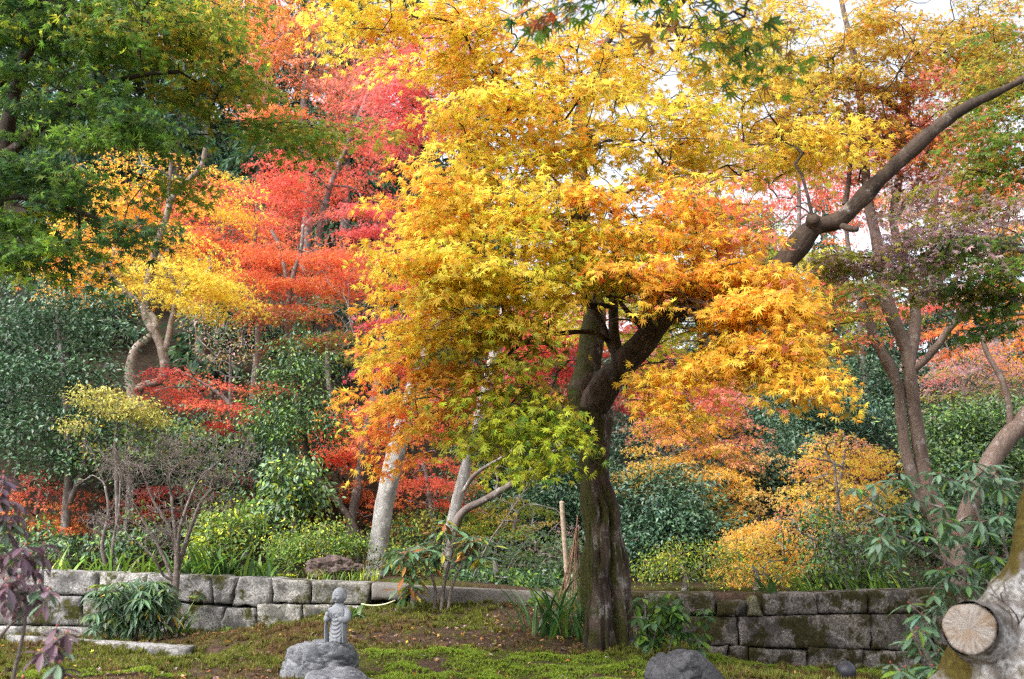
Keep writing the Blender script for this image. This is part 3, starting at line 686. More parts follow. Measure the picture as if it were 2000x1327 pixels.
# ------------------------------------------------------------------ maples
def maple(name, label, cat, limbs, clumps, bark, leaf, tw=.004, base=None, group=None, drawtw=True, bump=.08, flute=0., trunksides=16, step=.05, bbark=None, rmax=.05, cut=None, dm=1., voids=(), lbark=None, bump0=None, tier=.28, slr=.16):
    TL = [Tubes() for _ in limbs]; TB = defaultdict(Tubes) if drawtw else TL; bag = Bag(); sk = Skel(); axis = None; lims = []
    for li, lb in enumerate(limbs):
        c = np.array([np.append(P(a[0], a[1], a[2]), S(a[3], a[2])) for a in lb])
        if li == 0 and cut is None:
            gzz = gz1(c[0, 0], c[0, 1])
            if c[0, 2] > gzz + .1: c = np.vstack([[c[0, 0] + .05 * (c[0, 2] - gzz) * rng.normal(), c[0, 1], gzz - .1, c[0, 3] * 1.25], c])
        s_ = spline(c, step); s_[:, 3] = np.maximum(s_[:, 3], .004)
        lims.append(s_)
        sub = s_[::max(1, int(.12 / step))]
        sk.limb(sub[:, :3], list(sub[:, 3]))
    b0 = lims[0][0]; base = np.array((b0[0], b0[1], max(b0[2], gz1(b0[0], b0[1])) if cut is None else b0[2]))
    axis = lims[0][len(lims[0]) // 2:, :2].mean(0)
    for li, s_ in enumerate(lims):
        big = s_[0, 3] > .03
        TL[li].add(s_[:, :3], s_[:, 3], trunksides if big else 8, True, bump0 if (li == 0 and bump0) else barkbump(li + len(label), bump, .9 / max(.05, s_[:, 3].mean()) * .55, flute if li == 0 else flute * .3, z0=b0[2], z1=b0[2] + 1.2))
    tg = []
    for cl in clumps:
        px, py, Y, rx, ry, rd, ns, pl, ls = cl[:9]; kw = cl[9] if len(cl) > 9 else {}
        p3 = pal(pl); c = np.array(kw['c']) if 'c' in kw else P(px, py, Y)
        for _ in range(max(3, int(ns * dm))):
            u = rng.normal(size=3); u /= np.linalg.norm(u); u *= rng.random() ** .42
            A = c + np.array((u[0] * S(rx, Y), u[1] * rd, u[2] * S(ry, Y) * 1.03))
            if tier:
                zq = A[2] + .25 * math.sin(A[0] * 1.3) + .2 * math.sin(A[1] * 1.7); A[2] += (round(zq / tier) * tier - zq) * .85 + rng.normal(0, tier * .07)
            dv = A[:2] - axis; az = math.atan2(dv[1], dv[0]) + rng.normal(0, .75)
            if 'az' in kw: az = kw['az'] + rng.normal(0, .6)
            tg.append((A, az, p3, ls, kw))
    tg.sort(key=lambda q: np.min(np.linalg.norm(sk.p - q[0], axis=1)) if len(sk.p) < 4000 else 0)
    for A, az, p3, ls, kw in tg:
        L = kw.get('L', ls * 7.4) * rng.uniform(.7, 1.3); sl = rng.normal(.04, slr) - kw.get('hang', 0)
        D = np.array((math.cos(az), math.sin(az), sl)); A0 = A - D * L * .45
        li = sk.grow(A0, D / np.linalg.norm(D))
        spray(bag, TB[sk.bid[li]] if drawtw else None, A0, az, L, ls, p3, twr=tw * .5, side_n=kw.get('sn', 4), dens=kw.get('d', 1.), droop=kw.get('droop', .3), slope=sl, tw=drawtw, coher=kw.get('coh', .55), ldroop=kw.get('ld', 35))
    for (px, py, Y, rx, ry, rd) in voids:          # open pockets in the crown
        bag.carve(P(px, py, Y), (S(rx, Y), rd, S(ry, Y)))
    sk.tubes(TB, tw, 5, rmax)
    root = thing(name, base, label, cat, group)
    for li, t in enumerate(TL): t.build('trunk' if li == 0 else 'limb', bark if li < 2 or lbark is None else lbark, base, root)
    if drawtw: build_each(TB.values(), 'branch', bbark or M_BARK_BRANCH, base, root)
    bag.build('crown', leaf, M_MAPLE, base, root)
    print(name, label[:30], bag.count()); return root

def main_bump(pts, ring, rr):
    out = barkbump(41, .15, 5, .42, z0=.5, z1=1.9, amp2=.09)(pts, ring, rr)
    ph = np.arctan2(ring[:, :, 0], -ring[:, :, 1]); z = pts[:, 2][:, None] - .55      # 0 = towards the camera, right is positive
    g = lambda p0, wd: np.exp(-((ph - p0) / wd) ** 2)
    wob = .12 * np.sin(z * 7) + .06 * np.sin(z * 17 + 1)
    d = -.34 * g(.42 + wob, .11) * np.clip((z + .1) / .2, 0, 1) * np.clip((1.5 - z) / .3, 0, 1)
    d += -.24 * g(-.45 + wob * 1.3 + .2 * z, .09) * np.clip((z - .35) / .2, 0, 1) * np.clip((1.35 - z) / .2, 0, 1)
    d += -.20 * g(.95 - wob, .1) * np.clip((1.2 - z) / .3, 0, 1)
    d += -.5 * np.exp(-((ph - .38) / .26) ** 2 - ((z - .42) / .2) ** 2) - .26 * np.exp(-((ph - .02) / .16) ** 2 - ((z - .5) / .12) ** 2)   # hollow
    d += .16 * np.exp(-((ph + .7) / .3) ** 2 - ((z - .52) / .14) ** 2) + .12 * np.exp(-((ph + .1) / .22) ** 2 - ((z - .85) / .22) ** 2) + .1 * g(.75, .16) * np.clip((.9 - z) / .3, 0, 1)
    d += .22 * np.clip((.16 - z) / .16, 0, 1) ** 2 * np.sin(ph * 5 + .6)
    return out + rr * d
YB = 8.4
main_limbs = [
    [(1190, 1272, 8.4, 50), (1187, 1235, 8.4, 43), (1185, 1180, 8.4, 43), (1182, 1110, 8.4, 43), (1176, 1040, 8.4, 37), (1167, 980, 8.4, 33), (1160, 920, 8.4, 28), (1160, 860, 8.4, 28), (1160, 800, 8.4, 36)],
    [(1160, 850, 8.42, 30), (1148, 800, 8.45, 31), (1140, 770, 8.5, 31), (1148, 720, 8.55, 26), (1158, 670, 8.6, 25), (1160, 610, 8.6, 22), (1152, 560, 8.6, 19), (1140, 470, 8.7, 20), (1132, 370, 8.8, 17), (1130, 270, 8.9, 15), (1138, 210, 8.9, 13),
     (1165, 165, 8.9, 13), (1187, 110, 8.9, 14), (1235, 85, 8.8, 13), (1290, 45, 8.7, 11), (1350, -20, 8.6, 9)],
    [(1158, 835, 8.4, 24), (1165, 790, 8.35, 32), (1185, 748, 8.2, 28), (1225, 705, 8.0, 26), (1265, 658, 7.9, 25), (1300, 618, 7.8, 25), (1345, 596, 7.65, 24), (1410, 585, 7.5, 24), (1470, 568, 7.4, 24), (1520, 528, 7.3, 24), (1552, 488, 7.25, 23), (1588, 446, 7.2, 19),
     (1640, 428, 7.15, 16), (1690, 380, 7.1, 16), (1765, 308, 7.05, 14), (1830, 250, 7.0, 13), (1890, 208, 7.0, 11), (1960, 175, 7.0, 8), (2060, 120, 7.0, 6)],
    [(1208, 715, 8.1, 13), (1198, 640, 8.1, 10), (1200, 560, 8.1, 8.5), (1202, 500, 8.1, 8), (1205, 420, 8.2, 6)],
    [(1200, 690, 8.1, 8), (1175, 630, 8.15, 7), (1155, 600, 8.15, 6), (1125, 590, 8.1, 5), (1075, 582, 8.0, 4)],
    [(1190, 668, 8.1, 5), (1160, 650, 8.05, 5), (1110, 650, 8.0, 4.5), (1035, 662, 7.9, 4), (985, 700, 7.8, 3.5)],
    [(1205, 598, 8.1, 5), (1165, 596, 8.0, 5), (1120, 585, 7.9, 5), (1060, 585, 7.9, 4)],
    [(1262, 650, 7.9, 9), (1250, 635, 7.85, 8), (1236, 620, 7.8, 6), (1210, 590, 7.8, 4)],
    [(1252, 640, 7.87, 6), (1264, 620, 7.8, 6), (1275, 590, 7.75, 5), (1290, 560, 7.7, 4)],
    [(1592, 450, 7.2, 17), (1588, 436, 7.15, 15), (1588, 426, 7.1, 13)],
    [(1640, 440, 7.15, 7), (1662, 447, 7.05, 6), (1674, 448, 7.0, 6)],
    [(1190, 110, 8.9, 10), (1180, 95, 8.9, 9), (1205, 50, 8.9, 7), (1222, -10, 9, 5)],
    [(1290, 45, 8.7, 6), (1335, 65, 8.6, 5), (1420, 40, 8.5, 4)],
    [(1150, 160, 8.9, 7), (1100, 215, 8.5, 5), (1050, 170, 8.2, 4), (960, 130, 7.9, 3)],
]
Yp = 'yel:6 gold:2.5 amb:1 org:.8 lime:.6 ver:.35'
G_ = .076
main_cl = [
    (720, 28, 7.0, 140, 40, .5, 24, 'yel:6 gold:3', G_, {'coh': .35}),
    (880, 60, 7.4, 170, 90, .7, 40, 'yel:5 gold:3 amb:1.5 org:1.2 pink:.5', G_, {'coh': .35}),
    (1050, 110, 7.6, 170, 120, .8, 50, 'yel:4 gold:4 amb:2 org:.6', G_, {'coh': .35}),
    (1250, 110, 8.0, 200, 130, .9, 50, 'yel:5 gold:3 mus:1', G_, {'coh': .35}),
    (990, 255, 7.4, 150, 130, .8, 62, Yp, G_), (1130, 290, 7.7, 200, 130, .9, 65, 'yel:5 gold:3 amb:1 olive:.6', G_, {'coh': .35}),
    (850, 400, 7.2, 105, 80, .6, 38, 'gold:4 amb:3 org:2 yel:3', G_, {'coh': .35}), (1000, 420, 7.2, 220, 90, .7, 75, 'yel:5 gold:3 lime:.8 amb:1', G_, {'coh': .35}),
    (1200, 430, 7.3, 170, 85, .7, 45, 'yel:3 gold:4 amb:3 org:1.6 lime:1', G_, {'coh': .35}), (1340, 440, 7.0, 120, 80, .5, 34, 'gold:3 amb:2 org:2 yel:3 ver:.7 pink:1', G_, {'coh': .35}),
    (865, 520, 7.0, 120, 70, .6, 46, 'yel:5 gold:3 amb:1 lime:.8 org:.6', G_, {'coh': .35}), (1000, 540, 7.0, 160, 70, .6, 55, 'yel:6 lime:1.6 gold:2', G_, {'coh': .35}),
    (1130, 520, 7.5, 120, 50, .5, 26, 'lime:3 yel:3', G_, {'coh': .35}),
    (1330, 530, 6.9, 150, 60, .5, 50, 'gold:4 amb:4 org:1.4 yel:2 ver:.6 pink:.7', G_, {'coh': .35}), (1430, 580, 6.7, 100, 60, .45, 42, 'gold:5 amb:4 org:.6', G_, {'coh': .35}),
    (1440, 560, 6.8, 75, 35, .3, 26, 'gold:5 amb:4 pink:.6', G_, {'coh': .35}), (1480, 660, 6.5, 85, 70, .4, 40, 'gold:5 amb:3 yel:2 pink:.5', G_, {'hang': .2, 'coh': .35}), (1370, 680, 6.9, 90, 60, .4, 28, 'gold:5 amb:3', G_, {'hang': .2, 'coh': .35}), (1260, 770, 7.0, 75, 60, .35, 13, 'gold:4 amb:3 org:1', G_, {'hang': .25}),
    (1550, 700, 6.4, 40, 45, .2, 13, 'gold:5 amb:3 yel:1', .07, {'hang': .3, 'coh': .35}),
    (840, 620, 7.0, 110, 50, .5, 18, 'yel:4 gold:3 amb:2', G_, {'coh': .35}), (940, 650, 7.1, 100, 60, .5, 20, 'lime:2 gold:3 mus:2 olive:1', G_, {'coh': .35}),
    (775, 860, 7.6, 45, 25, .25, 4, 'org:3 amb:4 gold:1', G_, {'hang': .3, 'coh': .35}), (790, 755, 7.6, 75, 75, .4, 17, 'org:3 amb:4 ver:1.5 gold:2', G_, {'hang': .15}), (890, 720, 7.2, 80, 60, .45, 16, 'amb:3 mus:2 org:1.5', G_, {'hang': .1}),
    (990, 720, 7.1, 110, 60, .5, 20, 'lime:5 grn:1 olive:1.5 mus:2', G_, {'hang': .15}), (1000, 800, 7.0, 100, 60, .45, 30, 'grn:1.6 lime:6 olive:1', G_, {'hang': .2, 'coh': .35}), (1070, 810, 6.9, 60, 60, .35, 22, 'grn:2.5 lime:5', G_, {'hang': .2, 'coh': .35}),
    (1240, 530, 9.4, 110, 60, .4, 34, 'lime:4 yel:5', G_, {'coh': .35}), (1110, 560, 9.4, 70, 50, .4, 14, 'lime:4 yel:4', G_, {'coh': .35}), (1290, 640, 9.4, 70, 50, .4, 14, 'lime:4 yel:3', G_, {'coh': .35}),
    (1230, 560, 7.8, 90, 60, .4, 20, 'lime:4 yel:3', G_, {'coh': .35}), (1250, 660, 8.3, 60, 50, .4, 9, 'lime:4 yel:2', G_, {'coh': .35}),
    (1450, 230, 8.0, 140, 110, .9, 48, 'yel:3 mus:4 olive:1.5 gold:2', G_, {'coh': .35}), (1420, 60, 8.0, 150, 70, .8, 28, 'yel:4 mus:3', G_, {'coh': .35}), (1560, 280, 7.3, 130, 50, .5, 22, 'yel:4 gold:3 mus:2', G_, {'coh': .35}), (1340, 300, 7.6, 120, 90, .7, 38, 'yel:4 mus:3 lime:1', G_, {'coh': .35}),
]
main = maple('maple_tree', 'large gnarled maple with yellow gold crown and mossy forked trunk', 'tree', main_limbs, main_cl, M_BARK_MAIN, LEAF_NEAR, tw=.0045, rmax=.02, bump=.19, flute=.34, trunksides=110, step=.014, bump0=main_bump, dm=.62, lbark=M_BARK_LIMB,
             voids=[(1165, 690, 7.5, 80, 85, 1.6), (1150, 750, 7.4, 60, 60, 1.6), (1270, 690, 7.4, 75, 65, 1.4), (1320, 625, 7.2, 55, 45, 1.2), (1185, 615, 7.5, 70, 44, 1.2), (1165, 960, 7.6, 60, 90, 1.5), (1180, 840, 7.4, 42, 80, 1.2)])

# green maple close by at the upper left
maple('maple_tree', 'dark green maple with spreading leafy limbs nearest the camera at upper left', 'tree',
      [[(-90, 700, 5.4, 30), (-60, 560, 5.4, 26), (-20, 420, 5.4, 22), (5, 300, 5.4, 18), (25, 200, 5.4, 14), (55, 80, 5.4, 11), (80, -40, 5.4, 9), (100, -300, 5.4, 6)],
       [(5, 310, 5.4, 12), (60, 265, 5.3, 10), (120, 215, 5.2, 8), (175, 180, 5.1, 7), (260, 150, 5.1, 5), (350, 140, 5.2, 4)],
       [(-30, 180, 5.4, 10), (20, 145, 5.3, 8), (60, 100, 5.2, 6), (110, 40, 5.1, 5), (150, -30, 5.1, 4)],
       [(-10, 390, 5.4, 9), (40, 385, 5.2, 6), (110, 400, 5.0, 5), (200, 430, 4.9, 3)]],
      [(60, 90, 5.3, 150, 130, .6, 70, 'grn:5 dgrn:3 lime:.5', .06, {'L': .46}), (260, 90, 5.2, 150, 100, .5, 50, 'grn:5 dgrn:1.5 olive:2 lime:1', .058, {'L': .46}), (60, 320, 5.2, 100, 110, .5, 40, 'dgrn:5 grn:3', .06, {'L': .46}),
       (240, 230, 5.0, 120, 60, .4, 28, 'dgrn:2 grn:4', .058, {'L': .44}), (60, 470, 5.0, 100, 55, .4, 34, 'grn:4 dgrn:3 lime:.5', .06, {'L': .42}), (180, 400, 4.9, 90, 50, .3, 12, 'dgrn:3 grn:3', .056, {'L': .4}), (230, 440, 4.8, 70, 40, .3, 9, 'dgrn:4 grn:2', .056, {'L': .4}),
       (390, 80, 5.3, 100, 80, .5, 28, 'grn:3 lime:2 olive:3 mus:2', .056, {'L': .46}), (440, 200, 5.5, 130, 40, .4, 24, 'grn:4 olive:3', .055, {'L': .46, 'az': 0}), (60, -60, 5.3, 250, 70, .7, 50, 'dgrn:5 grn:2', .064, {'L': .5}),
       (610, 230, 5.9, 140, 32, .3, 18, 'olive:4 grn:3 mus:1', .054, {'L': .46, 'az': 0}), (380, 10, 5.6, 110, 50, .4, 20, 'grn:3 olive:3 mus:1', .06, {'L': .46}), (330, 330, 5.3, 70, 30, .3, 8, 'grn:3 olive:2', .055, {'L': .42}),
       (0, 0, 5, 420, 200, 1.1, 45, 'grn:4 dgrn:3', .085, {'L': .6, 'c': (-3.6, 1.6, 4.4)})],  # last clump: unseen crown added overhead to shade the near left plants
      M_BARK_BRANCH, LEAF_NEAR, tw=.0032, cut=True, trunksides=14, dm=.55)
# overhanging branch tips, very close
maple('overhanging_branch', 'blurred green and reddish maple leaves hanging at the top edge', 'branch',
      [[(1400, -420, 2.9, 12), (1380, -260, 2.9, 9), (1340, -120, 2.9, 6), (1280, -40, 2.95, 4)], [(1360, -200, 2.9, 6), (1440, -90, 2.9, 4), (1480, -20, 2.9, 3)]],
      [(1110, 20, 3.0, 90, 35, .15, 7, 'grn:4 ver:1.2 brn:1.5 dgrn:2', .068, {'L': .2, 'sn': 2, 'd': .5, 'hang': .5, 'coh': .3}), (1400, 50, 2.9, 90, 60, .15, 8, 'grn:5 dgrn:2 brn:1.6 olive:1', .066, {'L': .2, 'sn': 2, 'd': .45, 'hang': .7, 'coh': .3}), (1500, 30, 2.9, 60, 40, .1, 4, 'grn:4 brn:2', .062, {'L': .18, 'sn': 2, 'd': .5, 'hang': .7}),
       (1300, -60, 2.95, 200, 50, .2, 10, 'grn:4 dgrn:3', .068, {'L': .22, 'sn': 3, 'd': .6}),
       (0, 0, 3, 800, 250, 1.0, 110, 'grn:4 dgrn:3', .085, {'L': .6, 'c': (-.5, 1.5, 4.3)})], M_BARK_BRANCH, LEAF_NEAR, tw=.002, cut=True)  # last clump: out-of-view foliage added towards the sun to shade the sawn trunk

# right maple with two pale stems
maple('maple_tree', 'slender twin stemmed maple with sparse mustard and red leaves against the sky at right', 'tree',
      [[(1888, 1175, 10.6, 23), (1870, 1110, 10.6, 22), (1842, 1030, 10.6, 20), (1812, 960, 10.6, 16), (1800, 900, 10.6, 13.5), (1790, 830, 10.6, 13.5), (1780, 760, 10.6, 13), (1772, 690, 10.6, 13), (1752, 640, 10.55, 12.5), (1735, 600, 10.5, 14), (1722, 540, 10.5, 12), (1712, 470, 10.5, 11), (1696, 390, 10.5, 9.5), (1688, 300, 10.5, 8.5), (1680, 190, 10.5, 7), (1665, 95, 10.5, 6), (1645, 10, 10.5, 5), (1630, -80, 10.5, 4)],
       [(1830, 1010, 10.65, 18), (1792, 960, 10.62, 14), (1773, 900, 10.6, 11.5), (1761, 830, 10.6, 10.5), (1756, 765, 10.6, 10), (1742, 725, 10.6, 11), (1715, 675, 10.6, 10), (1700, 635, 10.6, 9), (1684, 590, 10.6, 8), (1680, 550, 10.6, 7), (1660, 500, 10.6, 5), (1650, 420, 10.6, 4)],
       [(1775, 720, 10.6, 12), (1784, 660, 10.6, 12), (1788, 610, 10.6, 11), (1782, 560, 10.6, 9), (1762, 500, 10.6, 8), (1745, 430, 10.6, 8), (1755, 350, 10.6, 8), (1752, 300, 10.6, 8), (1775, 250, 10.6, 7), (1762, 220, 10.5, 7), (1725, 195, 10.4, 6), (1690, 165, 10.4, 6), (1640, 152, 10.3, 5), (1560, 140, 10.2, 4), (1480, 120, 10.1, 3)],
       [(1782, 725, 10.6, 7), (1810, 700, 10.5, 7), (1835, 670, 10.4, 7), (1860, 635, 10.3, 7), (1900, 608, 10.2, 6), (1940, 615, 10.1, 5), (2010, 612, 10.0, 4)],
       [(1755, 300, 10.6, 6), (1740, 285, 10.6, 6), (1700, 280, 10.6, 5), (1640, 250, 10.6, 3)], [(1772, 265, 10.6, 5), (1768, 180, 10.6, 5), (1775, 110, 10.6, 4), (1800, 20, 10.6, 3)],
       [(1746, 430, 10.6, 6), (1790, 360, 10.6, 5), (1812, 300, 10.6, 5), (1850, 230, 10.6, 4), (1900, 170, 10.6, 3)], [(1650, 400, 10.6, 6), (1658, 350, 10.6, 5), (1662, 280, 10.6, 5), (1655, 200, 10.6, 4)]],
      [(1560, 110, 10, 170, 90, 1., 58, 'mus:4 yel:2 olive:2', .066, {'L': .58}), (1740, 90, 10.3, 180, 100, 1., 62, 'mus:4 must2:3 org:1 yel:1', .066, {'L': .58}), (1920, 70, 10.2, 130, 90, 1., 58, 'must2:3 mus:4 olive:2 ver:.6', .066, {'L': .58}),
       (1800, 210, 10.3, 160, 80, 1., 52, 'ver:2 rose:2 pink:1 mus:3 olive:2', .062, {'L': .55}), (1640, 230, 10.3, 130, 80, .8, 46, 'mus:3 org:1 brn:1', .064, {'L': .55}), (1760, 330, 10.5, 120, 80, .8, 28, 'ver:2 rose:1 org:1 olive:2', .062, {'L': .55}),
       (1700, 560, 10.5, 130, 50, .6, 22, 'grn:3 olive:3 ver:1.5', .06, {'L': .55}), (1620, 640, 10.5, 90, 65, .6, 34, 'ver:2.5 org:1.5 olive:2 lime:1.5 rose:1', .058, {'L': .5})],
      M_BARK_TAN, LEAF_MID, tw=.0042, trunksides=20, flute=.08, step=.04)
# purple and green branch layer at right, mid distance (tree just outside the frame)
maple('maple_tree', 'mauve and green layered maple boughs reaching in from the right edge', 'tree',
      [[(2330, 900, 8.2, 40), (2300, 700, 8.2, 34), (2260, 550, 8.2, 28), (2240, 380, 8.2, 22), (2220, 200, 8.2, 16), (2200, 0, 8.2, 10)], [(2260, 560, 8.2, 12), (2120, 520, 8.1, 9), (2000, 490, 8.0, 7), (1880, 480, 7.9, 5), (1760, 520, 7.8, 4)], [(2245, 420, 8.2, 11), (2100, 380, 8, 8), (1980, 350, 7.9, 6), (1900, 330, 7.8, 4)], [(2230, 250, 8.2, 10), (2080, 200, 8, 7), (1960, 160, 7.9, 4)]],
      [(1880, 420, 7.9, 130, 95, .5, 46, 'mauve:5 purp:2 grn:1 olive:2', .066, {'L': .55}), (1760, 490, 7.7, 110, 60, .4, 30, 'mauve:5 purp:1 grn:2 olive:2', .064, {'L': .52}), (1900, 530, 7.9, 130, 75, .5, 44, 'dgrn:2 grn:4 mauve:2 olive:2', .064, {'L': .55}), (1640, 500, 7.6, 70, 40, .3, 16, 'mauve:3 olive:2 lime:1', .06, {'L': .48}),
       (1950, 290, 7.9, 80, 110, .5, 50, 'grn:3 olive:3 org:1 ver:1', .066, {'L': .55}), (1960, 160, 7.9, 70, 80, .4, 30, 'olive:2 must2:2 grn:2', .066, {'L': .55}), (1950, 600, 8.0, 70, 40, .4, 12, 'grn:3 dgrn:3 mauve:1', .08, {'L': .5})],
      M_BARK_GREY, LEAF_MID, tw=.0036, cut=True, dm=.75)
# leaning trunk at right edge
maple('maple_tree', 'smooth brown leaning trunk rising to the right edge beside the twin stemmed maple', 'tree',
      [[(1862, 1165, 10.2, 22), (1872, 1090, 10.2, 20), (1888, 1010, 10.2, 18), (1920, 930, 10.2, 18), (1962, 862, 10.2, 19), (2010, 815, 10.2, 20), (2090, 740, 10.2, 18), (2150, 600, 10.2, 14)], [(1972, 850, 10.2, 7), (1972, 800, 10.2, 6), (1958, 745, 10.2, 6), (1928, 690, 10.2, 5), (1912, 640, 10.2, 4.5), (1902, 610, 10.2, 4)]],
      [(2060, 640, 10.2, 60, 60, .5, 10, 'org:3 amb:2', .085, {'L': .6})], M_BARK_TAN, LEAF_MID, tw=.004, trunksides=18)

# ---- background maples
FG = LEAF_FAR
def bgm(label, limbs, cl, bark=M_BARK_GREY, **k): return maple('maple_tree', label, 'tree', limbs, cl, bark, FG, tw=k.pop('tw', .006), drawtw=False, dm=.8, tier=k.pop('tier', .5), slr=k.pop('slr', .09), trunksides=k.pop('ts', 10), step=.1, **k)
LS = .08; LB = dict(L=1.05, sn=5)
bgm('yellow maple with crooked pale double trunk at left', 
    [[(262, 800, 15, 13.3), (262, 770, 15, 12.5), (255, 740, 15, 10.9), (258, 700, 15, 10.1), (270, 675, 15, 8.6), (297, 655, 15, 7.8), (304, 630, 15, 7.0), (294, 615, 15, 7.0), (262, 585, 15, 5.5), (230, 555, 15, 4.7), (205, 520, 15, 3.9), (180, 490, 15, 3.1)],
     [(262, 768, 15, 10.9), (285, 752, 15, 8.6), (312, 745, 15, 8.6), (322, 720, 15, 8.6), (318, 690, 15, 9.4), (310, 665, 15, 8.6), (288, 625, 15, 8.6), (284, 600, 15, 8.6), (290, 550, 15, 7.8), (300, 505, 15, 7.0), (312, 460, 15, 7.0), (325, 425, 15, 6.2), (340, 380, 15, 6.2), (390, 330, 15, 4.7), (400, 290, 15, 3.9)],
     [(320, 690, 15, 6.2), (330, 655, 15, 6.2), (338, 615, 15, 5.5), (350, 575, 15, 5.5), (370, 548, 15, 4.7), (395, 540, 15, 3.9), (412, 522, 15, 3.1)], [(348, 570, 15, 3.9), (330, 530, 15, 3.9), (312, 500, 15, 3.9), (300, 470, 15, 3.1), (270, 440, 15, 2.3)], [(325, 420, 15, 4.7), (330, 370, 15, 3.9), (335, 300, 15, 3.1)]],
    [(330, 530, 15.3, 140, 80, .9, 50, 'yel:6 gold:3', LS, LB), (230, 430, 15.3, 100, 90, .8, 36, 'gold:3 amb:3 org:2 yel:1', LS, LB), (400, 570, 15.1, 80, 50, .5, 22, 'yel:6 gold:2', LS, LB), (190, 520, 15.4, 110, 60, .6, 26, 'amb:3 org:2 gold:2', LS, LB), (270, 350, 15.4, 90, 60, .7, 18, 'gold:3 amb:3 org:2', LS, LB), (420, 380, 15.6, 60, 60, .5, 14, 'yel:3 amb:3', LS, LB)],
    bark=M_BARK_CROOK, ts=16)
bgm('flame red maple on the slope left of the gold tree', [[(505, 640, 18, 7), (485, 570, 18, 6.5), (470, 520, 18, 6), (440, 470, 18, 5), (430, 420, 18, 4)], [(485, 570, 18, 5), (495, 510, 18, 4), (500, 440, 18, 3.5)], [(480, 555, 18, 5), (455, 500, 18, 4), (430, 470, 18, 3)]],
    [(430, 400, 18, 110, 60, 1., 56, 'red:4 ver:3 rose:1', LS, LB), (470, 480, 18, 120, 60, .9, 60, 'ver:4 org:3 red:2', LS, LB), (440, 560, 17.6, 60, 40, .5, 16, 'ver:3 org:3', LS, LB)])
bgm('tall scarlet maple with layered boughs rising behind the orange one', [[(640, 620, 21, 8), (620, 500, 21, 7), (640, 380, 21, 6), (680, 280, 21, 5), (720, 180, 21, 4)]],
    [(690, 400, 20.5, 40, 40, .6, 14, 'red:3 rose:3 ver:2', .088, LB), (590, 345, 21, 70, 50, 1., 40, 'red:4 crim:.6 ver:3', 0.088, LB), (700, 280, 21, 100, 90, 1.2, 50, 'red:4 ver:2 rose:2', 0.088, LB), (735, 440, 20, 60, 70, .8, 40, 'crim:2 red:3 rose:3', 0.088, LB), (560, 400, 20.5, 60, 60, .7, 24, 'red:5 ver:2', 0.088, LB), (700, 540, 19.5, 60, 40, .6, 20, 'crim:3 red:3 ver:2', 0.088, LB)])
bgm('orange red maple with forked thin stems in the middle of the slope', [[(562, 640, 17, 6), (565, 580, 17, 5.5), (575, 530, 17, 5), (588, 490, 17, 4), (592, 440, 17, 3)], [(563, 580, 17, 4.5), (555, 520, 17, 4), (545, 480, 17, 3.5), (530, 450, 17, 3)]],
    [(580, 520, 17, 110, 65, .8, 66, 'ver:4 org:3 red:1', LS, LB), (650, 500, 17.2, 70, 50, .6, 30, 'ver:4 red:2 org:2', LS, LB), (560, 590, 16.8, 60, 30, .5, 12, 'org:3 ver:3', LS, LB)])
bgm('pinkish orange maple high on the slope under the green boughs', [[(600, 400, 25, 9), (590, 260, 25, 7), (600, 120, 25, 5), (610, 20, 25, 3)]],
    [(600, 110, 25, 120, 80, 1.5, 46, 'pink:3 ver:2 org:3', 0.096, LB), (690, 160, 25, 110, 70, 1.4, 56, 'pink:4 rose:2 ver:2', 0.096, LB), (550, 220, 24.5, 110, 60, 1.2, 36, 'org:3 ver:3 pink:1', 0.096, LB), (560, 40, 25, 90, 60, 1, 50, 'org:4 ver:2 amb:2', 0.096, LB), (470, 50, 25, 110, 80, 1, 60, 'org:4 amb:3', 0.096, LB)])
bgm('tall deep pink red maple behind the gold crown near the white trunk', [[(878, 1050, 13, 12), (888, 1000, 13, 11), (903, 940, 13, 11), (916, 890, 13, 11), (945, 780, 13, 12), (980, 640, 13, 12), (1020, 480, 13, 12), (1068, 330, 13, 13), (1070, 250, 13, 12), (1072, 180, 13, 10), (1080, 60, 13, 8), (1090, -60, 13, 6)]],
    [(820, 200, 13.6, 90, 90, 1., 40, 'rose:3 red:3 crim:2', 0.072, LB), (780, 120, 13.8, 90, 80, .8, 30, 'rose:3 ver:3 red:2', 0.072, LB), (860, 60, 13.8, 80, 50, .8, 14, 'rose:2 ver:2', 0.072, LB)], bark=M_BARK_PALE, ts=20)
bgm('dark crimson maple around the leaning white trunk', [[(734, 1120, 11.8, 22), (742, 1050, 11.8, 18), (754, 970, 11.8, 18), (769, 900, 11.8, 18), (787, 830, 11.8, 17), (812, 740, 11.8, 14), (840, 660, 11.8, 14), (860, 600, 11.8, 11), (885, 500, 11.8, 9), (900, 400, 11.8, 6)]],
    [(790, 660, 11.8, 75, 70, .6, 46, 'crim:4 red:2 brn:1 purp:1', 0.06, dict(L=.55)), (800, 760, 12.4, 90, 60, .5, 26, 'red:3 ver:3 org:2', 0.06, dict(L=.55)), (830, 580, 12, 60, 40, .5, 12, 'crim:3 ver:2', 0.06, dict(L=.55))], bark=M_BARK_PALE, ts=28, flute=.05)
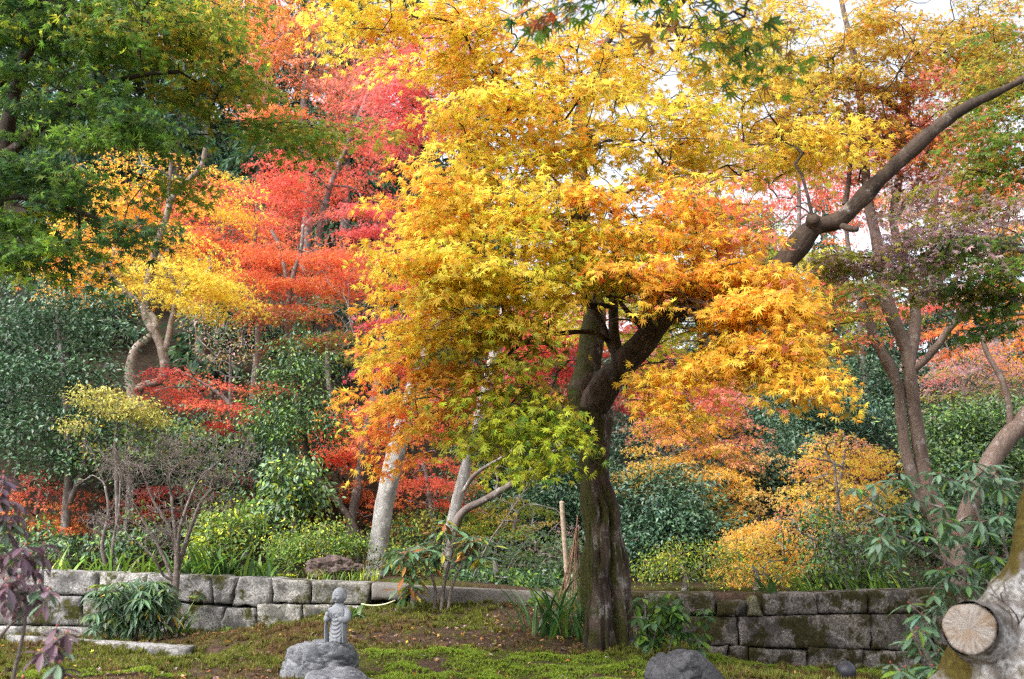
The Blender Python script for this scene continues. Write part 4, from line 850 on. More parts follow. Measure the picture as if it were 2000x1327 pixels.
bgm('scarlet orange maple around the thin grey leaning stem', [[(672, 1090, 14, 9), (690, 1000, 14, 9), (702, 930, 14, 9), (715, 850, 14, 8.5), (728, 790, 14, 8), (740, 730, 14, 6), (745, 660, 14, 4)]],
    [(690, 830, 14.4, 60, 55, .7, 27, 'red:3 ver:4 rose:1', 0.072, LB), (670, 900, 14.2, 50, 40, .5, 13, 'red:2 ver:3 org:2', 0.072, LB), (760, 860, 15, 60, 60, .6, 17, 'ver:3 org:3 red:2', 0.072, LB), (710, 980, 14.6, 60, 45, .5, 13, 'org:4 ver:3', 0.072, LB), (850, 790, 15, 60, 60, .6, 12, 'red:3 ver:2', 0.072, LB)])
bgm('low bright red maple with drooping layers right of the white trunk', [[(850, 1060, 13.6, 6), (840, 980, 13.6, 5), (830, 920, 13.6, 4), (820, 890, 13.6, 3)]],
    [(825, 930, 13.6, 60, 45, .5, 30, 'red:4 ver:3 rose:1', 0.0656, dict(L=.6)), (880, 980, 13.8, 40, 30, .4, 10, 'ver:3 red:2', 0.0656, dict(L=.6)), (790, 1000, 13.8, 40, 50, .4, 8, 'org:3 ver:2', 0.0656, dict(L=.6))], tier=.3, slr=.16)
bgm('small scarlet maple spray in front of the crooked yellow maple', [[(500, 880, 13.6, 6), (470, 830, 13.6, 5), (440, 780, 13.6, 4), (390, 745, 13.6, 3), (340, 720, 13.6, 2)]],
    [(350, 740, 13.6, 55, 28, .4, 18, 'red:4 crim:2 ver:2', 0.064, dict(L=.6)), (420, 785, 13.6, 65, 36, .4, 25, 'red:3 ver:3 crim:1', 0.064, dict(L=.6)), (405, 835, 13.7, 30, 25, .3, 6, 'ver:3 crim:2', 0.064, dict(L=.55)), (520, 760, 14, 60, 25, .4, 10, 'ver:2 brn:2 red:2', 0.064, dict(L=.6))], tier=.3, slr=.16)
bgm('low orange red maple at the left edge under the evergreen', [[(60, 1090, 13, 6), (70, 1010, 13, 5), (80, 950, 13, 3)]],
    [(90, 950, 13, 80, 25, .4, 14, 'rose:3 ver:3 red:2', 0.064, dict(L=.6)), (60, 985, 12.9, 80, 30, .4, 14, 'org:3 ver:4', 0.064, dict(L=.6)), (140, 1000, 12.8, 40, 30, .3, 7, 'org:4 ver:2', 0.064, dict(L=.6)), (75, 1035, 12.7, 35, 22, .3, 6, 'org:4 amb:1', 0.064, dict(L=.55))], tier=.3, slr=.16)
bgm('low dull red maple layers behind the bare shrub', [[(370, 1090, 13.2, 5), (360, 1010, 13.2, 4), (350, 960, 13.2, 3)]],
    [(290, 975, 13.2, 80, 24, .4, 13, 'rose:3 red:2 ver:2', 0.0624, dict(L=.6)), (400, 950, 13.3, 110, 20, .4, 14, 'rose:3 crim:2', 0.0624, dict(L=.6)), (350, 1000, 13.1, 100, 26, .4, 12, 'ver:3 rose:2 brn:1', 0.0624, dict(L=.6)), (470, 910, 13.4, 60, 15, .3, 5, 'rose:2 crim:2', 0.0624, dict(L=.55))], tier=.3, slr=.16)
bgm('red and magenta maple seen through the fork of the big trunk', [[(1080, 1000, 15.5, 9), (1085, 900, 15.5, 8), (1080, 780, 15.5, 7), (1090, 680, 15.5, 5)]],
    [(1080, 660, 15.5, 110, 60, .9, 66, 'crim:4 red:3 rose:2 ver:1', LS, LB), (1120, 590, 15.6, 90, 40, .8, 26, 'ver:3 rose:2 org:1', LS, LB), (1060, 740, 15.6, 130, 40, .8, 46, 'rose:3 crim:3 olive:1', LS, LB), (1240, 690, 15.6, 70, 60, .7, 26, 'rose:3 ver:2 crim:2', LS, LB), (1000, 830, 15.8, 90, 40, .7, 22, 'org:2 amb:3 mus:1', LS, LB), (1240, 760, 16, 60, 40, .6, 16, 'crim:3 rose:2', LS, LB)])
bgm('pink and amber maple with tiered drooping boughs right of the big trunk', [[(1420, 1120, 14, 9), (1400, 1000, 14, 8), (1370, 880, 14, 7), (1340, 780, 14, 5), (1320, 720, 14, 3)]],
    [(1350, 760, 14, 110, 40, .7, 40, 'pink:4 rose:2 org:1', 0.068, dict(L=.7, sn=5)), (1400, 720, 14, 70, 50, .6, 24, 'pink:3 amb:2 lime:1', 0.068, dict(L=.7, sn=5)), (1360, 830, 14, 110, 40, .7, 40, 'pink:3 mus:2 amb:2', 0.068, dict(L=.7, sn=5)), (1400, 880, 13.8, 80, 30, .5, 26, 'pink:2 pgold:2 amb:1 mus:1', 0.068, dict(L=.7, sn=5)), (1290, 900, 13.7, 90, 25, .5, 20, 'pgold:2 amb:1 mus:2', 0.068, dict(L=.7, sn=5)),
     (1400, 950, 13.5, 80, 30, .5, 24, 'mus:3 pgold:2 amb:1', 0.0656, dict(L=.65)), (1290, 940, 13.5, 40, 20, .3, 7, 'pgold:2 amb:1 mus:2', 0.0656, dict(L=.6)), (1440, 975, 13.4, 50, 25, .4, 12, 'pgold:2 amb:1 pgold:2', 0.0656, dict(L=.6)), (1400, 1000, 13.4, 40, 25, .3, 7, 'mus:3 amb:2', 0.0656, dict(L=.6))], tier=.3, slr=.16)
bgm('bright yellow shrubby maple above the dark granite wall', [[(1620, 1170, 11.8, 5), (1630, 1050, 11.8, 4.5), (1640, 950, 11.8, 3.5), (1650, 880, 11.8, 2.5)]],
    [(1650, 890, 12, 80, 45, .6, 45, 'mus:2 amb:1.5 pink:1.6 yel:2', 0.056, dict(L=.55)), (1640, 960, 12, 95, 45, .6, 55, 'pgold:3 mus:3 yel:2', 0.056, dict(L=.55)), (1590, 1010, 12, 90, 40, .5, 32, 'amb:1 pgold:3 pink:1', 0.056, dict(L=.55)), (1490, 1060, 11.6, 70, 45, .5, 45, 'pgold:3 amb:1.5 yel:1', 0.0544, dict(L=.5)), (1470, 1120, 11.4, 60, 35, .4, 25, 'pgold:3 amb:1', 0.0544, dict(L=.5)), (1560, 1090, 11.6, 60, 50, .4, 25, 'pgold:3 mus:2', 0.0544, dict(L=.5))], tier=0, slr=.22)
bgm('scarlet maple seen under the big right limb', [[(1560, 700, 19, 8), (1550, 560, 19, 7), (1560, 440, 19, 5), (1560, 340, 19, 3)]],
    [(1520, 350, 19, 90, 50, 1., 30, 'red:4 ver:2 rose:2', 0.088, dict(L=.8, d=.8)), (1600, 390, 19, 110, 50, 1., 34, 'red:3 ver:4', 0.088, dict(L=.8, d=.8)), (1650, 440, 19, 80, 40, .8, 16, 'ver:4 org:2', 0.088, dict(L=.8, d=.8)), (1420, 400, 19, 100, 70, 1, 30, 'rose:3 red:2 crim:2', 0.088, dict(L=.8, d=.8)), (1440, 490, 18.6, 50, 35, .6, 14, 'rose:3 red:2', 0.088, dict(L=.8)), (1380, 330, 19, 100, 50, 1, 16, 'rose:3 olive:2', 0.088, dict(L=.8, d=.7)), (1720, 350, 19, 100, 60, 1, 20, 'ver:3 crim:2', 0.088, dict(L=.8, d=.7))])
bgm('olive green maple far behind the big right limb near the gold leaves', [[(1420, 720, 22, 8), (1410, 560, 22, 7), (1400, 420, 22, 5), (1400, 330, 22, 3)]],
    [(1420, 420, 22, 110, 60, 1.2, 60, 'olive:4 grn:2 lime:2', .09, LB), (1480, 480, 22, 80, 50, 1, 34, 'olive:3 grn:3 rose:1', .09, LB), (1350, 330, 22, 90, 60, 1, 34, 'rose:3 olive:2 pink:1', .09, LB), (1560, 520, 21, 70, 40, .8, 24, 'olive:3 lime:2', .09, LB), (1500, 300, 22, 110, 60, 1, 48, 'rose:2 red:2 pink:2 mus:1', .09, LB)])
bgm('rosy maple far off against the sky above the twin stem fork', [[(1820, 700, 23, 8), (1820, 520, 23, 7), (1830, 350, 23, 5), (1840, 220, 23, 3)]],
    [(1830, 300, 23, 130, 70, 1.2, 80, 'pink:2 rose:2 org:2 olive:1', .09, LB), (1730, 260, 23, 110, 60, 1.2, 60, 'rose:3 crim:1 pink:2', .09, LB), (1920, 380, 23, 100, 60, 1.2, 50, 'org:3 olive:2 ver:1', .09, LB), (1900, 200, 23, 120, 60, 1.2, 26, 'pink:2 brn:1 olive:2', .09, LB), (1640, 330, 23, 80, 60, 1., 26, 'red:3 ver:2', .09, LB)])
bgm('vivid orange maple at the right edge behind the mauve boughs', [[(1960, 900, 16, 9), (1950, 760, 16, 8), (1940, 620, 16, 6), (1930, 500, 16, 4)]],
    [(1930, 650, 16, 110, 45, .8, 46, 'org:4 ver:3 amb:2', 0.08, dict(L=.75)), (1800, 380, 16.5, 110, 60, .8, 20, 'ver:3 org:3', 0.08, dict(L=.75, d=.8)), (1960, 560, 16.3, 80, 60, .7, 30, 'org:3 amb:3 ver:1', 0.08, dict(L=.75)), (1880, 380, 16.5, 120, 50, .8, 26, 'org:3 ver:2 amb:2', 0.08, dict(L=.75, d=.8)), (1790, 600, 16.2, 60, 60, .6, 22, 'red:4 rose:2', 0.08, dict(L=.75, d=.8)), (1950, 470, 16.4, 90, 40, .7, 20, 'org:3 amb:2', 0.08, dict(L=.75))])
bgm('dusky pink maple hillock right of the twin stems', [[(1900, 980, 14.5, 7), (1890, 860, 14.5, 6), (1880, 760, 14.5, 4)]],
    [(1890, 720, 14.5, 90, 40, .7, 40, 'mauve:3 pink:2 rose:1 olive:1', 0.064, dict(L=.65)), (1900, 770, 14.3, 100, 30, .6, 30, 'mauve:2 olive:3 dgrn:1', 0.064, dict(L=.65)), (1960, 690, 14.5, 60, 40, .5, 18, 'amb:3 mauve:2', 0.064, dict(L=.65))], tier=.3, slr=.16)
bgm('lime yellow maple glowing behind the twin stems', [[(1690, 760, 18, 7), (1680, 640, 18, 6), (1680, 540, 18, 4)]],
    [(1660, 590, 18, 110, 55, .9, 34, 'lime:4 mus:2 olive:2', 0.08, dict(L=.8)), (1580, 700, 17, 70, 40, .6, 12, 'olive:3 org:1 lime:2', 0.076, dict(L=.7)), (1620, 540, 18.2, 80, 50, .8, 16, 'lime:3 yel:2', 0.08, dict(L=.8))])
bgm('dull maroon green maple low behind the orange maple', [[(650, 820, 16, 6), (640, 720, 16, 5), (640, 650, 16, 3)]],
    [(640, 640, 16, 100, 35, .7, 36, 'olive:3 brn:3 dgrn:2 crim:1', 0.072, dict(L=.75)), (560, 620, 16.2, 60, 25, .5, 12, 'brn:3 rose:1', 0.072, dict(L=.75)), (690, 690, 15.8, 60, 40, .6, 18, 'olive:3 dgrn:3 brn:1', 0.072, dict(L=.75))])
bgm('soft green maple layers below the big bamboo stake', [[(1000, 1140, 13, 5), (1000, 1060, 13, 4), (1010, 1000, 13, 3)]],
    [(1000, 1010, 13.2, 90, 35, .6, 34, 'grn:3 olive:3 mus:1', 0.0624, dict(L=.65)), (1010, 1070, 12.6, 110, 40, .6, 44, 'sage:4 grn:3 mauve:.6', 0.06, dict(L=.6)), (980, 1125, 11.8, 90, 30, .4, 30, 'sage:3 grn:2 dgrn:3', 0.0576, dict(L=.55)), (930, 960, 13.8, 60, 50, .5, 14, 'olive:3 grn:2 org:.5', 0.064, dict(L=.6)), (1090, 1080, 12.6, 60, 50, .5, 22, 'sage:3 mauve:1.5 grn:2', 0.06, dict(L=.6))], tier=.3, slr=.16)

# ------------------------------------------------------------------ evergreen bushes and conifers
def bush(name, label, cat, blobs, pl, leaf, ls, nl, mat, stem=None, bark=M_BARK_GREY, group=None, sub=.3, tw=.005, squash=.75, dro=30, ground=True, parts=True, srad=.04):
    bag = Bag(); sk = Skel(); p3 = pal(pl)
    if stem is None:
        c = P(blobs[0][0], blobs[0][1], blobs[0][2]); g0 = gz1(c[0], c[1]); top_ = max(c[2], g0 + .25)
        st = np.array([[c[0], c[1], g0 - .1, srad], [c[0] + .05, c[1], g0 + (top_ - g0) * .5, srad * .8], [c[0], c[1], top_, srad * .4]])
        lims = [st]
    else:
        lims = [np.array([np.append(P(a[0], a[1], a[2]), S(a[3], a[2])) for a in lb]) for lb in stem]
        c = lims[0][0]; g0 = gz1(c[0], c[1])
        if c[2] > g0 + .05: lims[0] = np.vstack([[c[0], c[1], g0 - .1, c[3] * 1.15], lims[0]])
    base = np.array((lims[0][0][0], lims[0][0][1], gz1(lims[0][0][0], lims[0][0][1])))
    T0 = [Tubes() for _ in lims]; TB = T0
    for li, s_ in enumerate(lims):
        s_ = spline(s_, .08); sk.limb(s_[::2, :3], list(s_[::2, 3])); T0[li].add(s_[:, :3], s_[:, 3], 12, True, barkbump(li + 3, .08, 8))
    cen = []
    for (px, py, Y, rx, ry, rd, n) in blobs:
        c = P(px, py, Y)
        for _ in range(n):
            u = rng.normal(size=3); u /= np.linalg.norm(u); u *= rng.random() ** .3
            cen.append(c + u * np.array((S(rx, Y), rd, S(ry, Y))))
    cen.sort(key=lambda q: np.linalg.norm(q - sk.p[-1]))
    for i, c in enumerate(cen):
        d = np.array((rng.normal() * .4, rng.normal() * .4, .8))
        if i % 2 == 0 or i < 40: sk.grow(c, d / np.linalg.norm(d))
        s_ = sub * rng.uniform(.6, 1.25); n = max(4, int(nl * (s_ / sub) ** 2 * rng.uniform(.8, 1.2)))
        u = rng.normal(size=(n, 3)); u[:, 2] = u[:, 2] * .8 + .35; u /= np.linalg.norm(u, axis=1, keepdims=True)
        p = c + u * (s_ * np.clip(rng.normal(.8, .3, n), .1, 1.3)[:, None]) * np.array((1, 1, squash))
        az = np.arctan2(u[:, 1], u[:, 0]) + rng.normal(0, .9, n)
        bag.add(p, rotm(az, R(1) * rng.normal(dro, 28, n), R(1) * rng.normal(0, 32, n)), ls * rng.uniform(.65, 1.2, n), leafcols(p3, n, .5, .2))
    sk.tubes(TB, tw, 4, srad)
    root = thing(name, base, label, cat, group)
    build_each(T0, 'stem', bark, base, root); bag.build('foliage', leaf, mat, base, root)
    return root
EV = 'ever:5 ever2:3 dgrn:1'
bush('camellia_tree', 'tall glossy dark evergreen with grey stem filling the left edge', 'tree', [(120, 600, 13, 120, 45, .8, 24), (40, 640, 13, 70, 50, .6, 14), (190, 660, 12.8, 60, 30, .5, 10), (60, 740, 13, 130, 50, .9, 30), (150, 740, 12.6, 70, 30, .4, 10), (60, 840, 12.8, 130, 45, .8, 26), (190, 830, 12.6, 60, 35, .5, 10), (110, 910, 12.6, 110, 30, .6, 16)], 'ever:5 ever2:4 sage:1', LEAF_OVAL, .068, 120, M_GLOSS, dro=14, sub=.34, squash=.6,
     stem=[[(125, 1060, 12.6, 9), (130, 1000, 12.6, 9), (135, 900, 12.6, 8), (130, 800, 12.7, 7), (120, 700, 12.8, 5), (110, 600, 12.9, 3)], [(132, 990, 12.6, 6), (160, 920, 12.5, 5), (170, 820, 12.5, 4)]])
bush('evergreen_tree', 'dark blue green evergreen with fine leaves between red maples left of the white trunk', 'tree', [(580, 770, 12.6, 80, 60, .6, 28), (600, 850, 12.6, 85, 35, .6, 26), (530, 820, 12.5, 50, 40, .4, 10), (580, 700, 12.7, 50, 40, .4, 11)], 'grn:3 dgrn:4 ever:2', LEAF_OVAL_FAR, .055, 110, M_GLOSS,
     stem=[[(700, 1050, 12.4, 6), (660, 980, 12.5, 6), (610, 920, 12.6, 6), (595, 850, 12.6, 5), (585, 760, 12.6, 3)]], bark=M_BARK_BRANCH)
bush('variegated_shrub', 'rounded shrub with yellow tipped glossy leaves below the dark evergreen', 'shrub', [(570, 940, 11.4, 55, 40, .4, 44), (590, 985, 11.4, 45, 25, .35, 18)], 'grn:2 ever2:4 pale:1 lime:.7', LEAF_OVAL, .075, 44, M_GLOSS, sub=.2)
bush('yellow_spindle_shrub', 'airy shrub with flat sprays of small yellow leaves at left', 'shrub', [(190, 775, 12, 55, 18, .3, 24), (250, 800, 12, 65, 20, .35, 34), (290, 820, 12, 40, 18, .3, 16), (150, 832, 12, 30, 10, .2, 7)], 'spin:5 olive:1', LEAF_OVAL_FAR, .045, 44, M_MATTE, sub=.16, squash=.5, stem=[[(230, 1060, 12, 5), (228, 960, 12, 4), (225, 860, 12, 3), (235, 800, 12, 2)]])
bush('shrub', 'mixed grey green shrub under the yellow sprays', 'shrub', [(250, 880, 12.3, 100, 40, .6, 30), (390, 870, 12.8, 90, 45, .6, 26)], 'sage:4 pale:3 grn:2 mus:.5', LEAF_OVAL, .06, 44, M_MATTE, sub=.26)
bush('shrub', 'pale grey green twiggy shrub in the gap below the yellow maple', 'shrub', [(450, 680, 14, 80, 55, .7, 26), (410, 630, 14.5, 60, 30, .6, 10)], 'tan:3 sage:3 pale:2 mauve:1.5', LEAF_OVAL_FAR, .055, 30, M_MATTE, sub=.25)
bush('azalea_bush', 'light green azalea bush on the wall left of the white trunk', 'shrub', [(620, 1060, 11, 70, 35, .4, 44), (560, 1080, 10.9, 60, 25, .35, 26), (680, 1080, 11, 40, 25, .3, 14)], 'pale:3 grn:3 lime:.8', LEAF_OVAL_FAR, .042, 70, M_MATTE, sub=.2)
bush('azalea_bush', 'yellow green leafy bush above the strap leaved clumps', 'shrub', [(450, 1030, 11.2, 60, 40, .4, 44), (400, 1070, 11, 50, 30, .3, 20)], 'pale:4 lime:1.5 grn:2', LEAF_OVAL, .06, 44, M_MATTE, sub=.2)
bush('shrub', 'dark low evergreen understorey shrub at the far left behind the wall', 'shrub', [(40, 1060, 11.6, 110, 35, .5, 26), (190, 1075, 11.6, 90, 30, .5, 22)], 'ever:3 grn:2 ever2:2 pale:1', LEAF_OVAL, .07, 44, M_GLOSS, sub=.24)
bush('shrub', 'dark evergreen understorey shrub behind the bare shrub', 'shrub', [(300, 1060, 12, 90, 40, .5, 26), (420, 960, 12.6, 90, 45, .5, 22), (520, 1000, 12.4, 80, 50, .5, 20)], 'grn:2 dgrn:3 sage:2 olive:1', LEAF_OVAL_FAR, .07, 50, M_GLOSS, sub=.24)
bush('shrub', 'deep green shrub between the white trunk and the leaning grey stems', 'shrub', [(830, 1060, 12.2, 60, 50, .4, 36), (760, 1060, 12.6, 60, 50, .4, 26)], 'ever:3 grn:2 brn:1 olive:1', LEAF_OVAL_FAR, .055, 55, M_MATTE, sub=.2)
# right slope evergreens
for lab, bl, pl in [
    ('dark evergreen thicket immediately right of the big trunk', [(1290, 990, 13.5, 120, 70, .8, 90), (1250, 1070, 13, 90, 50, .6, 50), (1340, 1060, 13, 90, 60, .6, 50)], 'ever:4 teal:3 ever2:2'),
    ('rounded glossy evergreen with pale sheen under the gold drooping leaves', [(1560, 790, 17, 90, 55, .9, 60), (1510, 860, 16.5, 60, 50, .7, 34)], 'ever2:4 sage:2 teal:2'),
    ('large blue green evergreen left of the twin stems', [(1670, 750, 18, 110, 60, 1., 80), (1620, 840, 17, 90, 50, .8, 50), (1720, 830, 17, 60, 50, .7, 34)], 'ever:3 teal:4 ever2:2'),
    ('black green evergreen hollow behind the pink maple', [(1440, 850, 16.5, 70, 80, .7, 60), (1500, 950, 15, 70, 60, .6, 44), (1400, 930, 15.5, 90, 70, .6, 44)], 'ever:5 teal:2'),
    ('pale sheened bush in the middle of the right slope', [(1470, 930, 14.6, 60, 30, .5, 24), (1550, 900, 14.8, 60, 40, .5, 26)], 'ever2:3 sage:3 teal:2'),
    ('light green hedge like evergreen right of the twin stems', [(1880, 850, 13.4, 90, 45, .7, 60), (1960, 830, 13.6, 60, 40, .5, 26), (1860, 920, 13, 90, 50, .6, 44), (1960, 900, 13, 70, 40, .5, 26)], 'ever2:3 pale:2 grn:2 ever:2'),
    ('dark evergreen below the scarlet maple on the far slope', [(1600, 650, 21, 130, 60, 1.2, 70), (1500, 700, 20, 90, 60, 1., 50), (1750, 650, 21, 110, 60, 1, 50)], 'ever:5 ever2:2 teal:1'),
    ('dark evergreen behind the fork and green sprays', [(1000, 900, 16, 130, 60, .9, 80), (1130, 930, 15, 90, 70, .7, 60), (930, 1000, 14.6, 90, 60, .6, 40), (1060, 1000, 14.6, 90, 60, .6, 50)], 'ever:5 teal:2 dgrn:1'),
    ('dark evergreen at the right edge behind the leaning trunk', [(1900, 1020, 12.6, 110, 60, .6, 60), (1800, 1040, 12.4, 80, 60, .5, 40), (1980, 1060, 12, 60, 60, .4, 26)], 'ever:4 ever2:3 grn:1')]:
    bush('evergreen_tree', lab, 'tree', bl, pl, LEAF_OVAL_FAR, .07, 105, M_GLOSS, sub=.36, dro=16)
bush('camellia_shrub', 'open camellia bush with shiny pale leaves above the dark wall', 'shrub', [(1600, 1040, 10.6, 60, 70, .4, 40), (1680, 1060, 10.6, 60, 60, .4, 40), (1720, 1120, 10.4, 50, 35, .3, 18), (1600, 1110, 10.4, 60, 30, .3, 20)], 'ever2:3 grn:3 sage:1', LEAF_OVAL, .062, 17, M_GLOSS, sub=.2,
     stem=[[(1660, 1180, 10.5, 4), (1650, 1100, 10.5, 4), (1640, 1000, 10.5, 3), (1628, 900, 10.5, 2)], [(1670, 1170, 10.5, 3), (1680, 1060, 10.5, 2)]])
bush('azalea_bush', 'loose twiggy azalea on top of the dark wall near the trunk', 'shrub', [(1330, 1105, 10.6, 70, 40, .4, 40), (1400, 1110, 10.6, 50, 45, .3, 26), (1270, 1120, 10.6, 40, 30, .3, 14)], 'grn:3 pale:2 lime:1 olive:2', LEAF_OVAL_FAR, .042, 34, M_MATTE, sub=.2, tw=.003)
bush('azalea_bush', 'thin yellow tinged azalea twigs above the dark wall under the yellow maple', 'shrub', [(1470, 1110, 10.7, 60, 50, .3, 34), (1540, 1130, 10.6, 50, 30, .3, 20)], 'mus:2 lime:1 pale:2 olive:2', LEAF_OVAL_FAR, .042, 24, M_MATTE, sub=.2, tw=.003)

def conifer(label, px, pyb, pyt, Y, wpx, pl='ever:4 teal:2 ever2:2', group=None):
    a = P(px, pyb, Y); b = P(px, pyt, Y); g0 = gz1(a[0], Y); a[2] = min(a[2], max(g0, a[2] - 3)); zb = min(g0, a[2]); hgt = b[2] - zb
    T = Tubes(); T.add(np.array([(a[0], Y, zb - .2), (a[0], Y, zb + hgt * .5), (a[0], Y, b[2])]), [.2, .13, .02], 8)
    bag = Bag(); p3 = pal(pl); TB = Tubes(); nz = int((b[2] - a[2]) / .42); wm = S(wpx, Y)
    for i in range(nz):
        f = i / nz; z = a[2] + (b[2] - a[2]) * f
        for _ in range(5):
            az = rng.uniform(0, 6.28); L = wm * (1 - f * .85) * rng.uniform(.6, 1.15); A = np.array((a[0], Y, z + rng.normal(0, .15)))
            tt = np.linspace(0, 1, 5); D = np.array((math.cos(az), math.sin(az), .1)); pts = A + D * (L * tt)[:, None] - np.array((0, 0, 1)) * (.35 * L * tt ** 2)[:, None]
            T.add(pts, np.linspace(.03, .008, 5), 3, False)
            n = int(26 * L / .8) + 8; t = rng.uniform(.15, 1.05, n); k = rng.normal(0, .26, n) * (1.1 - t * .4)
            p = A + D * (L * t)[:, None] - np.array((0, 0, 1)) * (.35 * L * t ** 2)[:, None] + np.stack([-math.sin(az) * k, math.cos(az) * k, -.35 * np.abs(k) + rng.normal(0, .05, n)], -1)
            bag.add(p, rotm(az + k * 2.5 + rng.normal(0, .5, n), R(1) * rng.normal(35, 20, n), R(1) * rng.normal(0, 30, n)), rng.uniform(.2, .38, n), leafcols(p3, n, .5, .2))
    base = (a[0], Y, zb); root = thing('cedar_tree', base, label, 'tree', group)
    T.build('trunk', M_BARK_GREY, base, root); bag.build('crown', NEEDLE, M_MATTE, base, root)
for lab, a in [('dark cedar showing between the yellow and red maples at upper left', (500, 520, 150, 27, 130)), ('grey green cedar between the scarlet maples', (670, 560, 240, 27, 90)), ('tall cedar at the top behind the pink maple', (690, 300, -120, 33, 110)),
               ('tall cedar reaching the top edge left of the gold crown', (790, 330, -60, 34, 120)), ('cedar behind the crooked yellow maple', (330, 560, 100, 28, 130)), ('cedar at the far left behind the green maple', (120, 600, 60, 27, 160)),
               ('cedar low on the slope behind the maroon maple', (620, 760, 520, 21, 110)), ('cedar behind the dark crimson maple', (740, 760, 470, 22, 90)), ('cedar in the dark gap left of the crooked trunk', (200, 760, 480, 20, 120)), ('cedar in the dark gap right of the crooked trunk', (390, 760, 540, 19, 110)),
               ('small cedar against the sky under the right limb', (1500, 620, 400, 30, 60)), ('thin cedar against the sky left of the twin stems', (1620, 600, 330, 34, 50)), ('cedar behind the gold crown right of the fork', (1260, 700, 470, 28, 130)), ('cedar behind the gold crown left of the fork', (960, 700, 330, 30, 140)), ('cedar far behind the lower gold leaves', (1390, 720, 520, 27, 110)),
               ('cedar far behind the mauve boughs', (1850, 720, 480, 27, 120)), ('cedar far behind the orange maple at the right edge', (1990, 720, 430, 27, 110)), ('cedar behind the lime maple', (1720, 700, 520, 26, 90)), ('cedar behind the upper gold leaves left of the tall grey trunk', (900, 430, 40, 36, 120))]:
    conifer(lab, *a)
for k in range(13):
    px = -40 + k * 62 + rng.uniform(-15, 15)
    conifer('dark cedar in the row along the hilltop behind the maples', px, 360, rng.uniform(-160, -20), 37 + rng.uniform(-2, 3), 110, group='cedars along the hilltop')

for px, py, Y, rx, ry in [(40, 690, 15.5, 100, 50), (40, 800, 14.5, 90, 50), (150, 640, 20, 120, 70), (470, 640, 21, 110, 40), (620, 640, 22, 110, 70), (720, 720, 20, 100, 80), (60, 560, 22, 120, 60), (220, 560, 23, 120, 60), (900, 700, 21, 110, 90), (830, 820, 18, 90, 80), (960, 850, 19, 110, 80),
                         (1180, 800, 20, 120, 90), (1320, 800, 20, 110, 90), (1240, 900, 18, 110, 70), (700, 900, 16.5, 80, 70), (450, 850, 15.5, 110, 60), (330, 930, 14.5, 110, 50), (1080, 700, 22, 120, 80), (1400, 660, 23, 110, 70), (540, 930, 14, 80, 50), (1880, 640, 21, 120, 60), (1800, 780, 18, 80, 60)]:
    bush('evergreen_bush', 'evergreen bush with shade darkened leaf colour filling the slope behind the maples', 'bush', [(px, py, Y, rx, ry, .9, 46)], 'deep:6 ever:1.5 teal:.6', LEAF_OVAL_FAR, .09, 80, M_GLOSS, sub=.42, group='evergreen bushes on the slope behind the maples')  # deep tone paints the forest shade into the leaf colour
bush('ground_cover_shrub', 'low dark leafy shrub behind the concrete kerb', 'shrub', [(960, 1140, 10.6, 110, 18, .25, 50), (1080, 1145, 10.6, 60, 18, .25, 26)], 'dgrn:3 ever:3 grn:2 sage:1', LEAF_OVAL, .06, 34, M_MATTE, sub=.15, tw=.003)
bush('ground_cover_shrub', 'low dark leafy shrub between the rotten stump and the white trunk foot', 'shrub', [(790, 1105, 11.2, 60, 30, .25, 34)], 'dgrn:3 olive:2 grn:2 brn:1', LEAF_OVAL_FAR, .045, 44, M_MATTE, sub=.16, tw=.003)
bush('ground_cover_shrub', 'low leafy shrub along the back of the dark wall at right', 'shrub', [(1680, 1140, 10.9, 130, 22, .25, 50), (1880, 1130, 10.9, 110, 25, .25, 40)], 'dgrn:3 ever:3 grn:2', LEAF_OVAL, .06, 34, M_MATTE, sub=.16, tw=.003)

# ------------------------------------------------------------------ strap leaved plants, grasses, ferns
def ribbons(Vs, name, mat, base, parent=None):
    """Vs: list of (centre line (n,3), side vector, widths (n,), colour)"""
    V = []; Lp = []; St = []; Cc = []; o = 0; l = 0
    for pts, side, wd, col in Vs:
        n = len(pts); fold = np.array((0, 0, 1.)) * (wd * .25)[:, None]
        V.append(np.stack([pts - side * wd[:, None] + fold, pts, pts + side * wd[:, None] + fold], 1).reshape(-1, 3)); Cc.append(np.tile(col, (n * 3, 1)))
        for i in range(n - 1):
            a = o + i * 3
            for k in (0, 1):
                Lp += [a + k, a + k + 1, a + k + 4, a + k + 3]; St.append(l); l += 4
        o += n * 3
    return mesh_obj(name, np.vstack(V), Lp, St, mat, base, parent, True, np.vstack(Cc))
def blades(c, n, L, wd, pl, spread=.06, upr=.95, curve=1.1, az0=None):
    out = []; L = L * 1.35; curve = curve * .85; p3 = pal(pl); t = np.linspace(0, 1, 8)
    cols = leafcols(p3, n, .3, .16)
    for i in range(n):
        az = rng.uniform(0, 6.28) if az0 is None else az0 + rng.normal(0, .8); l = L * rng.uniform(.6, 1.15); e0 = rng.uniform(upr, 1.45); cv = curve * rng.uniform(.5, 1.5)
        ang = e0 - cv * t * 1.3; hx = np.concatenate([[0], np.cumsum(np.cos(ang[:-1]))]) * l / 7; hz_ = np.concatenate([[0], np.cumsum(np.sin(ang[:-1]))]) * l / 7
        b = np.array(c) + np.array((rng.normal(0, spread), rng.normal(0, spread), 0))
        pts = b + np.stack([np.cos(az) * hx, np.sin(az) * hx, hz_], -1)
        side = np.array((-math.sin(az), math.cos(az), 0)); w_ = wd * rng.uniform(.7, 1.2) * np.sin(np.clip(.25 + t * .75, 0, 1) * math.pi) ** .6 * (1 - t ** 3 * .7)
        out.append((pts, side, w_ * .5, cols[i]))
    return out
